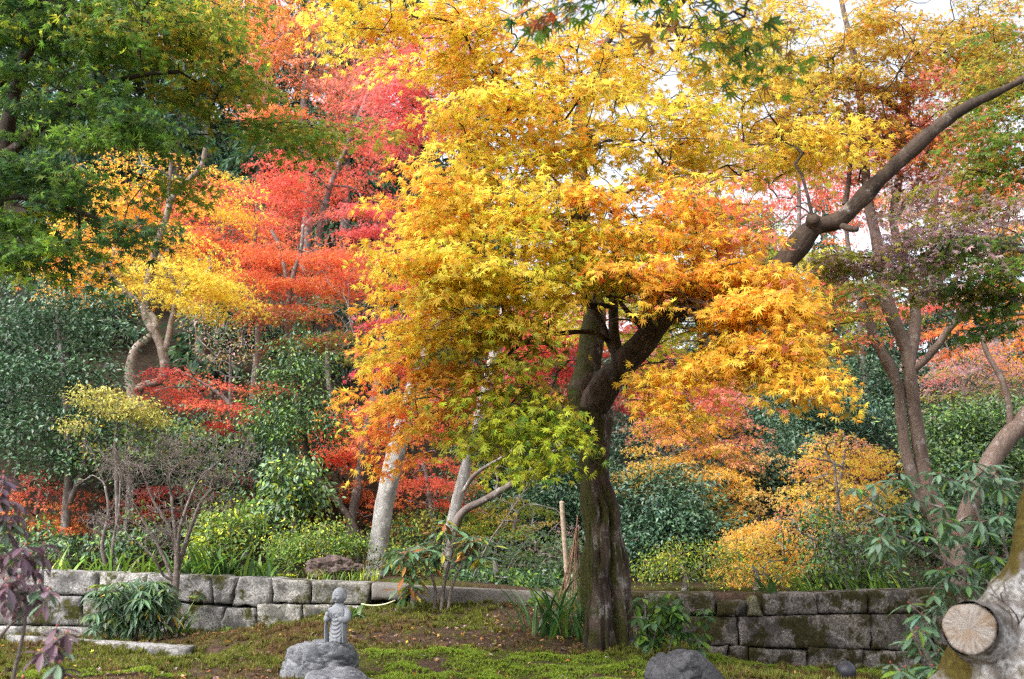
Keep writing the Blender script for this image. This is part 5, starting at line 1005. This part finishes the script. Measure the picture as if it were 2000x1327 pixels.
def strap(label, px, py, Y, n, L, wd=.022, pl='grn:4 dgrn:3', **k):
    c = P(px, py, Y); c[2] = gz1(c[0], c[1]) - .01 if abs(gz1(c[0], c[1]) - c[2]) < .25 else c[2]
    o = ribbons(blades(c, n, L, wd * 1.25, pl, **k), 'strap_leaf_plant', M_BLADE, c)
    return tag(o, label, 'plant')
GB = 'grn:5 dgrn:2 lime:.3'
strap('big arching strap leaved clump left of the main trunk foot', 1085, 1238, 8.75, 85, .55, .02, 'dgrn:6 grn:2', spread=.14, curve=1.35)
strap('dark green strap clump on the granite wall right of the bare shrub', 385, 1128, 10.25, 60, .36, .026, 'grn:4 dgrn:4', spread=.14, curve=1.3)
strap('dense strap clump on the granite wall in the middle', 445, 1128, 10.25, 60, .36, .026, 'grn:4 dgrn:4', spread=.14, curve=1.3)
strap('strap clump on the granite wall nearest the rotten stump', 510, 1130, 10.25, 44, .32, .026, 'grn:4 dgrn:4', spread=.13, curve=1.3)
strap('yellowing strap clump on the wall at the left by the purple leaved branches', 110, 1122, 10.2, 26, .3, .02, 'grn:5 lime:.7', spread=.16, curve=1.0)
strap('yellow edged strap clump on the wall left of the bare shrub', 215, 1122, 10.2, 34, .3, .02, 'grn:4 lime:1 mus:.5', spread=.2, curve=1.2)
strap('strap clump on the wall just left of the bare trunk', 290, 1126, 10.2, 28, .3, .022, 'grn:5 lime:.6', spread=.12, curve=1.2)
strap('upright strap clump left on top of the dark wall', 1575, 1162, 10.1, 26, .27, .02, GB, spread=.1, curve=.9, az0=2.9)
strap('upright strap clump in the middle on top of the dark wall', 1690, 1160, 10.1, 24, .28, .02, GB, spread=.1, curve=.8, az0=2.9)
strap('upright strap clump right on top of the dark wall', 1752, 1158, 10.1, 20, .28, .02, GB, spread=.08, curve=.8, az0=2.9)
strap('pair of broad strap leaves over the mossy wedge stone', 1500, 1164, 9.75, 9, .26, .03, 'ever2:3 dgrn:3', spread=.04, curve=1.2, az0=3.4)
strap('small strap clump at the wall foot right of the grey leaved shrub', 345, 1238, 9.3, 12, .26, .02, 'dgrn:4 grn:3', spread=.05, curve=.9, az0=.3)
strap('small green strap tuft growing behind the statue', 690, 1200, 9.3, 12, .2, .03, 'dgrn:3 grn:4', spread=.025, curve=1.6)
strap('small tuft growing from a joint of the granite wall', 443, 1190, 9.58, 9, .12, .016, 'grn:4', spread=.01, curve=1.6)
strap('small strap plant between the grey leaved shrub and the kerb stone', 295, 1240, 9.2, 12, .17, .02, 'grn:4', spread=.06, curve=1.2)
# grass along the wall top
V = []
for _ in range(900):
    px = rng.uniform(-50, 740); Y = rng.uniform(10.05, 10.6); c = P(px, 1120, Y); c[2] = gz1(c[0], Y)
    if rng.random() < .35 + .3 * math.sin(px * .02): V += blades(c, 3, .13, .007, 'lime:2 grn:4 pale:1', spread=.02, curve=1.1)
tag(ribbons(V, 'grass', M_BLADE, (0, 0, 0)), 'thin grass on the soil behind the granite wall', 'grass', kind='stuff')
def fern(label, px, py, Y, n, L, pl='grn:4 sage:2 lime:1', az0=None):
    c = P(px, py, Y); g0 = gz1(c[0], c[1]); c[2] = g0 if abs(g0 - c[2]) < .3 else c[2]
    bag = Bag(); T = Tubes(); p3 = pal(pl)
    for i in range(n):
        az = rng.uniform(0, 6.28) if az0 is None else az0 + rng.normal(0, .5); t = np.linspace(0, 1, 8); l = L * rng.uniform(.7, 1.1)
        D = np.array((math.cos(az), math.sin(az), 0)); pts = c + D * (l * t * .9)[:, None] + np.array((0, 0, 1)) * (l * (.75 * t - .75 * t * t))[:, None]
        T.add(pts, np.linspace(.003, .001, 8), 3, False)
        m = 22; tt = np.repeat(np.linspace(.15, 1, m), 2); sg = np.tile([-1., 1.], m)
        p = np.stack([np.interp(tt, t, pts[:, k]) for k in range(3)], -1)
        bag.add(p, rotm(az + sg * R(68), np.full(2 * m, R(12)), sg * R(15)), l * .26 * np.sin(np.clip(tt * 1.05, .1, 1) * 2.9) + .01, leafcols(p3, 2 * m, .6, .12))
    root = thing('fern', c, label, 'fern'); T.build('stalk', M_TWIG, c, root); bag.build('frond', LEAF_LANCE, M_MATTE, c, root)
fern('pale green fern arching over the kerb left of the strap clump', 1035, 1165, 9.9, 7, .42)
fern('fern growing out of the granite wall behind the grey leaved shrub', 185, 1150, 9.6, 4, .26, az0=-1.2)
fern('fern hanging from the granite wall right of the bare trunk', 365, 1170, 9.6, 4, .22, az0=-.6)
fern('yellow green fern beside the azalea on the wall top', 545, 1075, 10.6, 6, .34, 'lime:2 grn:3')

# ------------------------------------------------------------------ whorled rhododendrons
def whorls(bag, T, p, ax, ls, n, pl, droop, coh=.6, jit=.14):
    az0 = rng.uniform(0, 6.28); az = az0 + np.arange(n) * 6.283 / n + rng.normal(0, .2, n)
    bag.add(np.tile(p, (n, 1)) + np.stack([np.cos(az), np.sin(az), 0 * az], -1) * ls * .06, rotm(az, R(1) * rng.normal(droop, 14, n), R(1) * rng.normal(0, 14, n)), ls * rng.uniform(.7, 1.15, n), leafcols(pl, n, coh, jit))
def rhodo(name, label, cat, stems, tips, leaf, ls, n, pl, droop, mat, bark, budcol=None, r0=.003, cut=False, mid=True, jit=.14, budlen=.17):
    bag = Bag(); sk = Skel(); p3 = pal(pl)
    lims = [np.array([np.append(P(a[0], a[1], a[2]), S(a[3], a[2])) for a in lb]) for lb in stems]
    if not cut:
        c = lims[0][0]; 
        for l in lims: l[0, 2] = min(l[0, 2], gz1(l[0, 0], l[0, 1]) - .01)
    base = lims[0][0][:3].copy(); T = [Tubes() for _ in lims]; T0 = T
    for li, s_ in enumerate(lims):
        s_ = spline(s_, .03); sk.limb(s_[::2, :3], list(s_[::2, 3])); T0[li].add(s_[:, :3], s_[:, 3], 7)
    tl = []
    for (px, py, Y, rx, ry, rd, k) in tips:
        c = P(px, py, Y)
        for _ in range(k):
            u = rng.normal(size=3); u /= np.linalg.norm(u); u *= rng.random() ** .35; tl.append(c + u * np.array((S(rx, Y), rd, S(ry, Y))))
    tl.sort(key=lambda q: np.min(np.linalg.norm(sk.p - q, axis=1)))
    bc = []
    for p in tl:
        d = p - base; d = d / np.linalg.norm(d) + np.array((0, 0, .5)); d /= np.linalg.norm(d)
        sk.grow(p, d, .03); whorls(bag, T, p, d, ls, int(n + rng.integers(-2, 2)), p3, droop, jit=jit)
        if mid and rng.random() < .5: whorls(bag, T, p - d * ls * .5, d, ls * .9, n - 2, p3, droop + 20, jit=jit)
        if budcol is not None:
            bc.append(p + d * ls * .05)
    sk.tubes(T, r0, 5, .012)
    root = thing(name, base, label, cat); build_each(T0, 'stem', bark, base, root); bag.build('foliage', leaf, mat, base, root)
    if budcol is not None:
        bm_ = plainmat('bud', budcol, .5, .3, .2)
        for p in bc:
            TT = Tubes(); d = rng.normal(0, .3, 3) + np.array((0, 0, 1)); d /= np.linalg.norm(d)
            TT.add(p + d[None, :] * (np.array([0, .3, .7, 1.])[:, None] * ls * budlen), np.array([.2, 1, .8, .1]) * ls * .05, 7); TT.build('bud', bm_, base, root)
    return root
rhodo('rhododendron', 'grey green narrow leaved rhododendron bush in front of the granite wall', 'shrub',
      [[(255, 1252, 9.1, 4), (250, 1215, 9.1, 3.5), (235, 1180, 9.1, 2.5)], [(262, 1252, 9.1, 4), (275, 1215, 9.1, 3), (300, 1180, 9.1, 2)], [(250, 1252, 9.15, 3), (225, 1220, 9.2, 2.5), (200, 1195, 9.2, 2)]],
      [(258, 1165, 9.1, 75, 40, .3, 66), (215, 1205, 9.1, 40, 30, .2, 16), (305, 1190, 9.1, 40, 30, .2, 16)], LEAF_LANCE, .15, 11, 'sage:5 ever2:2 pale:1 gold:.12', 22, M_MATTE, M_BARK_BRANCH)
rhodo('rhododendron', 'leggy rhododendron with brown backed leaves at the right end of the granite wall', 'shrub',
      [[(848, 1188, 9.5, 3.5), (850, 1150, 9.5, 3), (835, 1110, 9.5, 2.5), (800, 1070, 9.5, 2)], [(862, 1188, 9.5, 4), (868, 1140, 9.5, 3.5), (880, 1090, 9.5, 3), (890, 1040, 9.5, 2)], [(875, 1188, 9.5, 3.5), (885, 1140, 9.5, 3), (910, 1090, 9.5, 2.5), (935, 1060, 9.5, 2)]],
      [(890, 1040, 9.5, 50, 25, .25, 13), (800, 1080, 9.5, 55, 30, .25, 13), (860, 1080, 9.5, 60, 30, .25, 12), (790, 1140, 9.4, 30, 20, .15, 5), (935, 1075, 9.5, 25, 30, .2, 6)], LEAF_LANCE2, .17, 6, 'ever2:4 sage:3 dgrn:1 brn:2.2 olive:1 mus:.2', 18, M_MATTE, M_TWIG, jit=.2)
rhodo('rhododendron', 'blurred purple leaved rhododendron twigs with pink buds at the left edge', 'shrub',
      [[(20, 1420, 2.9, 4.5), (25, 1330, 2.9, 4), (45, 1240, 2.9, 3.5), (50, 1190, 2.9, 3), (45, 1120, 2.95, 2), (20, 1050, 3, 2)], [(-60, 1380, 2.9, 4), (-20, 1280, 2.9, 4), (20, 1220, 2.9, 3), (60, 1195, 2.9, 2), (100, 1170, 2.9, 1.5)], [(-120, 1300, 2.95, 4), (-60, 1180, 3, 3), (0, 1120, 3, 2), (30, 1100, 3, 1.5)], [(70, 1420, 2.7, 3), (95, 1340, 2.7, 2.5), (115, 1280, 2.75, 2)]],
      [(25, 955, 3.0, 28, 40, .08, 5), (35, 1075, 2.95, 50, 22, .1, 6), (75, 1145, 2.9, 60, 25, .1, 7), (15, 1010, 3, 25, 25, .08, 4), (110, 1250, 2.75, 45, 25, .1, 6), (85, 1310, 2.7, 55, 25, .1, 5), (15, 1180, 2.9, 30, 30, .08, 4)], LEAF_RHODO, .064, 7, 'dusk:4 duskm:2 sage:1', 24, M_MATTE, M_TWIG, (.45, .12, .11), r0=.0016, cut=True)
rhodo('rhododendron', 'blurred green rhododendron with small red buds near the camera at lower right', 'shrub',
      [[(2150, 1500, 3.7, 8), (2080, 1350, 3.7, 7), (2000, 1200, 3.7, 6), (1940, 1080, 3.7, 4), (1900, 980, 3.7, 3)], [(2020, 1230, 3.7, 5), (1920, 1150, 3.7, 4), (1820, 1080, 3.7, 3), (1740, 1040, 3.7, 2)], [(1990, 1180, 3.75, 4), (1960, 1050, 3.75, 3), (1960, 950, 3.75, 2)], [(1900, 1500, 3.4, 5), (1860, 1380, 3.4, 4), (1810, 1280, 3.4, 3), (1780, 1230, 3.4, 2)]],
      [(1800, 950, 3.8, 75, 45, .12, 9), (1930, 930, 3.8, 75, 40, .15, 12), (1880, 1020, 3.7, 100, 40, .15, 15), (1760, 1040, 3.7, 75, 35, .12, 9), (1950, 1060, 3.7, 60, 50, .15, 9), (1860, 1110, 3.7, 80, 40, .12, 9), (1800, 1180, 3.6, 40, 30, .1, 4), (1790, 1250, 3.5, 45, 35, .1, 6), (1785, 1305, 3.4, 50, 25, .1, 6), (1830, 1300, 3.4, 30, 30, .1, 4), (1710, 960, 3.8, 45, 50, .1, 6), (1700, 1060, 3.7, 50, 35, .1, 6), (1970, 1150, 3.7, 40, 50, .1, 6)],
      LEAF_LANCE2, .074, 8, 'sage:5 ever2:3 grn:1', 20, M_MATTE, M_TWIG, (.3, .06, .04), r0=.0018, cut=True, budlen=.11)
rhodo('shrub', 'leafy green shrub against the right foot of the main trunk', 'shrub',
      [[(1250, 1275, 8.0, 2), (1245, 1240, 8.0, 2), (1240, 1200, 8, 1.5)], [(1275, 1280, 8.0, 2), (1280, 1230, 8.0, 2), (1290, 1180, 8, 1.5)], [(1300, 1280, 8.0, 2), (1320, 1230, 8.0, 2), (1350, 1190, 8, 1.5)], [(1265, 1280, 8.0, 2), (1262, 1230, 8.0, 2), (1260, 1180, 8, 1.5)]],
      [(1290, 1205, 8.0, 55, 45, .2, 44), (1260, 1250, 8.0, 30, 25, .15, 12), (1350, 1190, 8.0, 50, 25, .2, 14), (1350, 1250, 8.1, 40, 25, .15, 8)], LEAF_OVAL, .1, 5, 'grn:3 dgrn:4 ever2:2', 34, M_MATTE, M_TWIG, r0=.0016)

# ------------------------------------------------------------------ bare shrubs and leaning stems
def rec(T, p, d, l, r, depth, spread=.5, grav=0.):
    n = 6; pts = [p]; dd = d.copy()
    for i in range(n - 1):
        dd = dd + rng.normal(0, .16, 3) + np.array((0, 0, grav)); dd /= np.linalg.norm(dd); pts.append(pts[-1] + dd * l / (n - 1))
    pts = np.array(pts); r1 = max(r * .68, .0021); T.add(pts, np.linspace(r, r1, n), 6 if r > .006 else 4)
    if depth == 0: return
    for k in range(2 + (rng.random() < .35)):
        q = rng.normal(0, spread, 3); nd = dd + q + np.array((0, 0, .08)); nd /= np.linalg.norm(nd)
        rec(T, pts[-1] if k < 2 else pts[3], nd, l * rng.uniform(.6, .9), r1 * (.85 if k == 0 else .68), depth - 1, spread, grav)
def bare(name, label, cat, stems, depth, l, spread=.5, bark=M_TWIG):
    T0 = []; TT = []; base = None
    for si, lb in enumerate(stems):
        c = np.array([np.append(P(a[0], a[1], a[2]), S(a[3], a[2])) for a in lb])
        if base is None: base = c[0, :3].copy()
        s_ = spline(c, .05); t0 = Tubes(); T0.append(t0); t0.add(s_[:, :3], s_[:, 3], 9, True, barkbump(si + 5, .1, 12)); T = t0
        d = s_[-1, :3] - s_[-3, :3]; d /= np.linalg.norm(d)
        for _ in range(2): rec(T, s_[-1, :3], d + rng.normal(0, .3, 3), l, s_[-1, 3] * .75, depth, spread)
        for f in (.55, .75):
            q = s_[int(len(s_) * f)]; dq = d + rng.normal(0, .7, 3); dq /= np.linalg.norm(dq); rec(T, q[:3], dq, l * .8, q[3] * .45, max(1, depth - 2), spread)
    root = thing(name, base, label, cat); build_each(T0, 'stem', bark, base, root); return root
bare('bare_shrub', 'leafless multi stemmed shrub in front of the granite wall', 'shrub',
     [[(333, 1240, 9.45, 8), (338, 1200, 9.45, 7.5), (342, 1150, 9.45, 7), (346, 1110, 9.45, 6.5), (345, 1065, 9.45, 4.5), (338, 1010, 9.45, 3.5), (335, 970, 9.45, 3)], [(344, 1120, 9.45, 5), (360, 1070, 9.4, 4.5), (375, 1025, 9.4, 4), (390, 985, 9.4, 3)], [(341, 1150, 9.45, 4), (325, 1100, 9.5, 3.5), (300, 1050, 9.5, 3), (275, 1010, 9.5, 2.2)],
      [(347, 1100, 9.4, 4), (350, 1040, 9.3, 3.2), (365, 990, 9.3, 3), (380, 950, 9.3, 2.2)], [(343, 1135, 9.45, 3), (320, 1125, 9.4, 2.5), (300, 1090, 9.3, 2.2), (270, 1060, 9.3, 1.6)], [(346, 1090, 9.5, 3.5), (330, 1030, 9.55, 3), (300, 980, 9.6, 2.4), (285, 940, 9.6, 1.8)]], 6, .2, .6)
bare('bare_shrub', 'thin grey bare stems on the wall top left of the leafless shrub', 'shrub',
     [[(205, 1105, 10.8, 4), (200, 1060, 10.8, 3.5), (212, 1000, 10.8, 3), (205, 950, 10.8, 2)], [(216, 1105, 10.8, 3), (222, 1050, 10.8, 2.5), (232, 1000, 10.8, 2), (235, 940, 10.8, 1.6)]], 2, .22, .5, M_BARK_GREY)
bare('leaning_tree', 'grey lichened leaning stems reaching right behind the leggy rhododendron', 'tree',
     [[(872, 1150, 11.2, 9), (885, 1040, 11.2, 8.5), (905, 1000, 11.2, 7.5), (950, 975, 11.1, 7), (1000, 945, 11.0, 6.5), (1050, 910, 10.9, 5.5), (1085, 880, 10.8, 5), (1115, 850, 10.7, 3.5)], [(905, 960, 11.1, 4.5), (930, 925, 11.0, 4), (980, 895, 10.9, 3.5), (1030, 865, 10.8, 3), (1080, 845, 10.7, 2.2)]], 2, .3, .5, M_BARK_GREY)
bare('bare_sapling', 'thin pale twig slanting up beside the leggy rhododendron', 'sapling', [[(925, 1125, 10.4, 1.6), (955, 1060, 10.4, 1.5), (990, 1010, 10.4, 1.3), (1020, 965, 10.4, 1)]], 2, .2, .5, M_TWIG)
bare('bare_sapling', 'dry leafless twigs in the gap left of the orange leaves', 'sapling', [[(770, 900, 13.5, 2.5), (745, 740, 13.5, 2.2), (720, 690, 13.5, 2), (690, 650, 13.5, 1.6), (680, 600, 13.5, 1.2)]], 3, .35, .5, M_TWIG)

# ------------------------------------------------------------------ bamboo stake and leaning twigs
c0 = P(1112, 1165, 9.9); g0 = gz1(c0[0], 9.9); c1 = P(1097, 980, 9.9)
root = thing('bamboo_stake', (c0[0], 9.9, g0), 'tan bamboo stake standing left of the main trunk', 'stake')
T = Tubes(); t = np.linspace(0, 1, 61); rr = np.full(61, S(4.6, 9.9))
for k in (9, 24, 39, 54): rr[k] *= 1.22; rr[k + 1] *= .9
T.add(np.array((c0[0], 9.9, g0 - .05)) * (1 - t[:, None]) + c1 * t[:, None], rr, 14)
M_BAMBOO = plainmat('weathered_bamboo', (.34, .27, .20), .55, .35, .25, 40)
T.build('cane', M_BAMBOO, (c0[0], 9.9, g0), root)
T = Tubes(); q = c1 * .3 + np.array((c0[0], 9.9, g0)) * .7
a = np.linspace(0, 12.6, 40); T.add(np.stack([q[0] + np.cos(a) * S(5.6, 9.9), q[1] + np.sin(a) * S(5.6, 9.9), q[2] + a * .0016], -1), .003, 5); T.build('tie', plainmat('dark_twine', (.04, .03, .02), .9), (c0[0], 9.9, g0), root)
c0 = P(1112, 1168, 9.75); root = thing('stick_bundle', c0, 'bundle of reddish dry sticks leaning beside the bamboo stake', 'stick bundle')
M_STICK = barkmat('reddish_twigs', (.10, .05, .035), (.26, .15, .11), lich=0, scale=25)
for k in range(9):
    T = Tubes(); b = P(1092 + k * 5.5 + rng.normal(0, 2), 1168, 9.75 + rng.normal(0, .04)); e = P(1128 + rng.normal(0, 4), 1035 + rng.normal(0, 14), 9.75); m_ = (b + e) / 2 + rng.normal(0, .02, 3)
    T.add(spline(np.array([np.append(b, .006), np.append(m_, .006), np.append(e, .004)]), .05)[:, :3], .006, 6); T.build('stick', M_STICK, c0, root)
T = Tubes(); s_ = spline(np.array([np.append(P(705, 1180, 9.3), .007), np.append(P(725, 1183, 9.3), .007), np.append(P(750, 1181, 9.3), .007), np.append(P(772, 1173, 9.3), .005)]), .03); T.add(s_[:, :3], s_[:, 3], 8)
tag(T.build('cane', plainmat('pale_cane', (.55, .55, .36), .5, .3, .1), (0, 0, 0), None), 'pale yellow curved cane lying on the moss beside the statue', 'cane')

# ------------------------------------------------------------------ near trunk with a sawn limb, bottom right
base = P(1945, 1420, 3.15)
root = thing('sawn_tree', base, 'mossy tree trunk with a pale sawn off limb at the lower right corner', 'tree')
T = Tubes(); c = np.array([np.append(P(a[0], a[1], a[2]), S(a[3], a[2])) for a in [(1950, 1700, 3.15, 130), (1948, 1420, 3.15, 115), (1952, 1330, 3.15, 103), (1962, 1270, 3.15, 91), (1980, 1205, 3.15, 66), (2004, 1130, 3.15, 45), (2024, 1040, 3.15, 39), (2042, 950, 3.15, 36), (2060, 850, 3.15, 33), (2070, 700, 3.15, 30), (2110, 500, 3.15, 28)]])
s_ = spline(c, .012); T.add(s_[:, :3], s_[:, 3], 64, True, barkbump(9, .13, 14, .16, z0=base[2], z1=base[2] + .5, amp2=.08)); T.build('trunk', M_BARK_NEAR, base, root)
ca = P(1893, 1226, 3.0); pth = spline(np.array([np.append(P(1958, 1262, 3.2), S(70, 3.1)), np.append(P(1930, 1246, 3.1), S(62, 3.08)), np.append(P(1906, 1233, 3.04), S(57, 3.04)), np.append(ca, S(51, 3.0))]), .008)
T = Tubes(); T.add(pth[:, :3], pth[:, 3], 64, False, barkbump(4, .05, 12)); lb = T.build('limb', M_BARK_NEAR, base, root)
nrm = ca - pth[-6, :3]; nrm = nrm / np.linalg.norm(nrm) + np.array((-.05, -.5, .12)); nrm /= np.linalg.norm(nrm)
ux = np.cross(nrm, (0, 0, 1)); ux /= np.linalg.norm(ux); uy = np.cross(ux, nrm)
m, t, o = newmat('sawn_wood')
tc = node(t, "ShaderNodeTexCoord"); sx = node(t, "ShaderNodeSeparateXYZ"); t.links.new(tc.outputs['UV'], sx.inputs[0])
ang = mathn(t, 'ARCTAN2', sx.outputs[1], sx.outputs[0]); rad_ = mathn(t, 'SQRT', mathn(t, 'ADD', mathn(t, 'MULTIPLY', sx.outputs[0], sx.outputs[0]), mathn(t, 'MULTIPLY', sx.outputs[1], sx.outputs[1])))
cv = node(t, "ShaderNodeCombineXYZ"); t.links.new(mathn(t, 'MULTIPLY', ang, 4.5), cv.inputs[0]); t.links.new(mathn(t, 'MULTIPLY', rad_, 1.2), cv.inputs[1])
cr_ = noise_n(t, cv.outputs[0], 1.6, 5, .7)
rg_ = mathn(t, 'SINE', mathn(t, 'MULTIPLY', mathn(t, 'ADD', rad_, mathn(t, 'MULTIPLY', noise_n(t, tc.outputs['UV'], 3, 3), .12)), 75.))
cc = ramp(t, cr_, [(.34, (.035, .025, .02)), (.41, (.20, .16, .13)), (.66, (.37, .345, .32))])
cc = mixc(t, mathn(t, 'MULTIPLY', mathn(t, 'ADD', rg_, 1.), .1), cc, (.20, .13, .085))
cc = mixc(t, mathn(t, 'MULTIPLY', step_(t, noise_n(t, tc.outputs['UV'], 1.3, 4, .6), .48, .62), .55), cc, (.22, .13, .065))
pb = node(t, "ShaderNodeBsdfPrincipled"); pb.inputs['Roughness'].default_value = .8; t.links.new(cc, pb.inputs['Base Color'])
t.links.new(bumpn(t, cr_, .5, .006), pb.inputs['Normal']); t.links.new(pb.outputs[0], o.inputs[0])
M_SAWN = m
nr, na = 16, 64; rr = np.linspace(0, 1, nr); aa = np.arange(na) * 2 * math.pi / na; rim = S(46.5, 3.0) * (1 + .03 * np.sin(aa * 3) + .02 * np.sin(aa * 7 + 1))
V = [ca - nrm * .003 + ux * (math.cos(A) * q * rim[j]) + uy * (math.sin(A) * q * rim[j]) - nrm * (.004 * q ** 6) for q in rr for j, A in enumerate(aa)]
V += [ca - nrm * .02 + ux * math.cos(A) * rim[j] * 1.03 + uy * math.sin(A) * rim[j] * 1.03 for j, A in enumerate(aa)]
i = np.arange(nr)[:, None] * na; j = np.arange(na)[None, :]; j2 = (j + 1) % na
Qf = np.stack([i + j, i + j2, i + na + j2, i + na + j], -1).reshape(-1, 4)
fo = mesh_obj('sawn_face', V, Qf.ravel(), np.arange(len(Qf)) * 4, M_SAWN, base, root, True); fo.parent = lb
uv = fo.data.uv_layers.new(name='UVMap'); uvv = np.array([(math.cos(A) * q, math.sin(A) * q) for q in list(rr) + [1.02] for A in aa])
li = np.zeros(len(fo.data.loops), np.int32); fo.data.loops.foreach_get('vertex_index', li); uv.data.foreach_set('uv', uvv[li].astype(np.float32).ravel())
for k in range(5):
    T = Tubes(); b = P(1975 + k * 7, 1245 - k * 12, 3.0); rec(T, b, np.array((.5 * rng.random() + .1, -.3, .8)) / 1.1, .1, .0028, 1, .4); T.build('twig', M_TWIG, base, root)
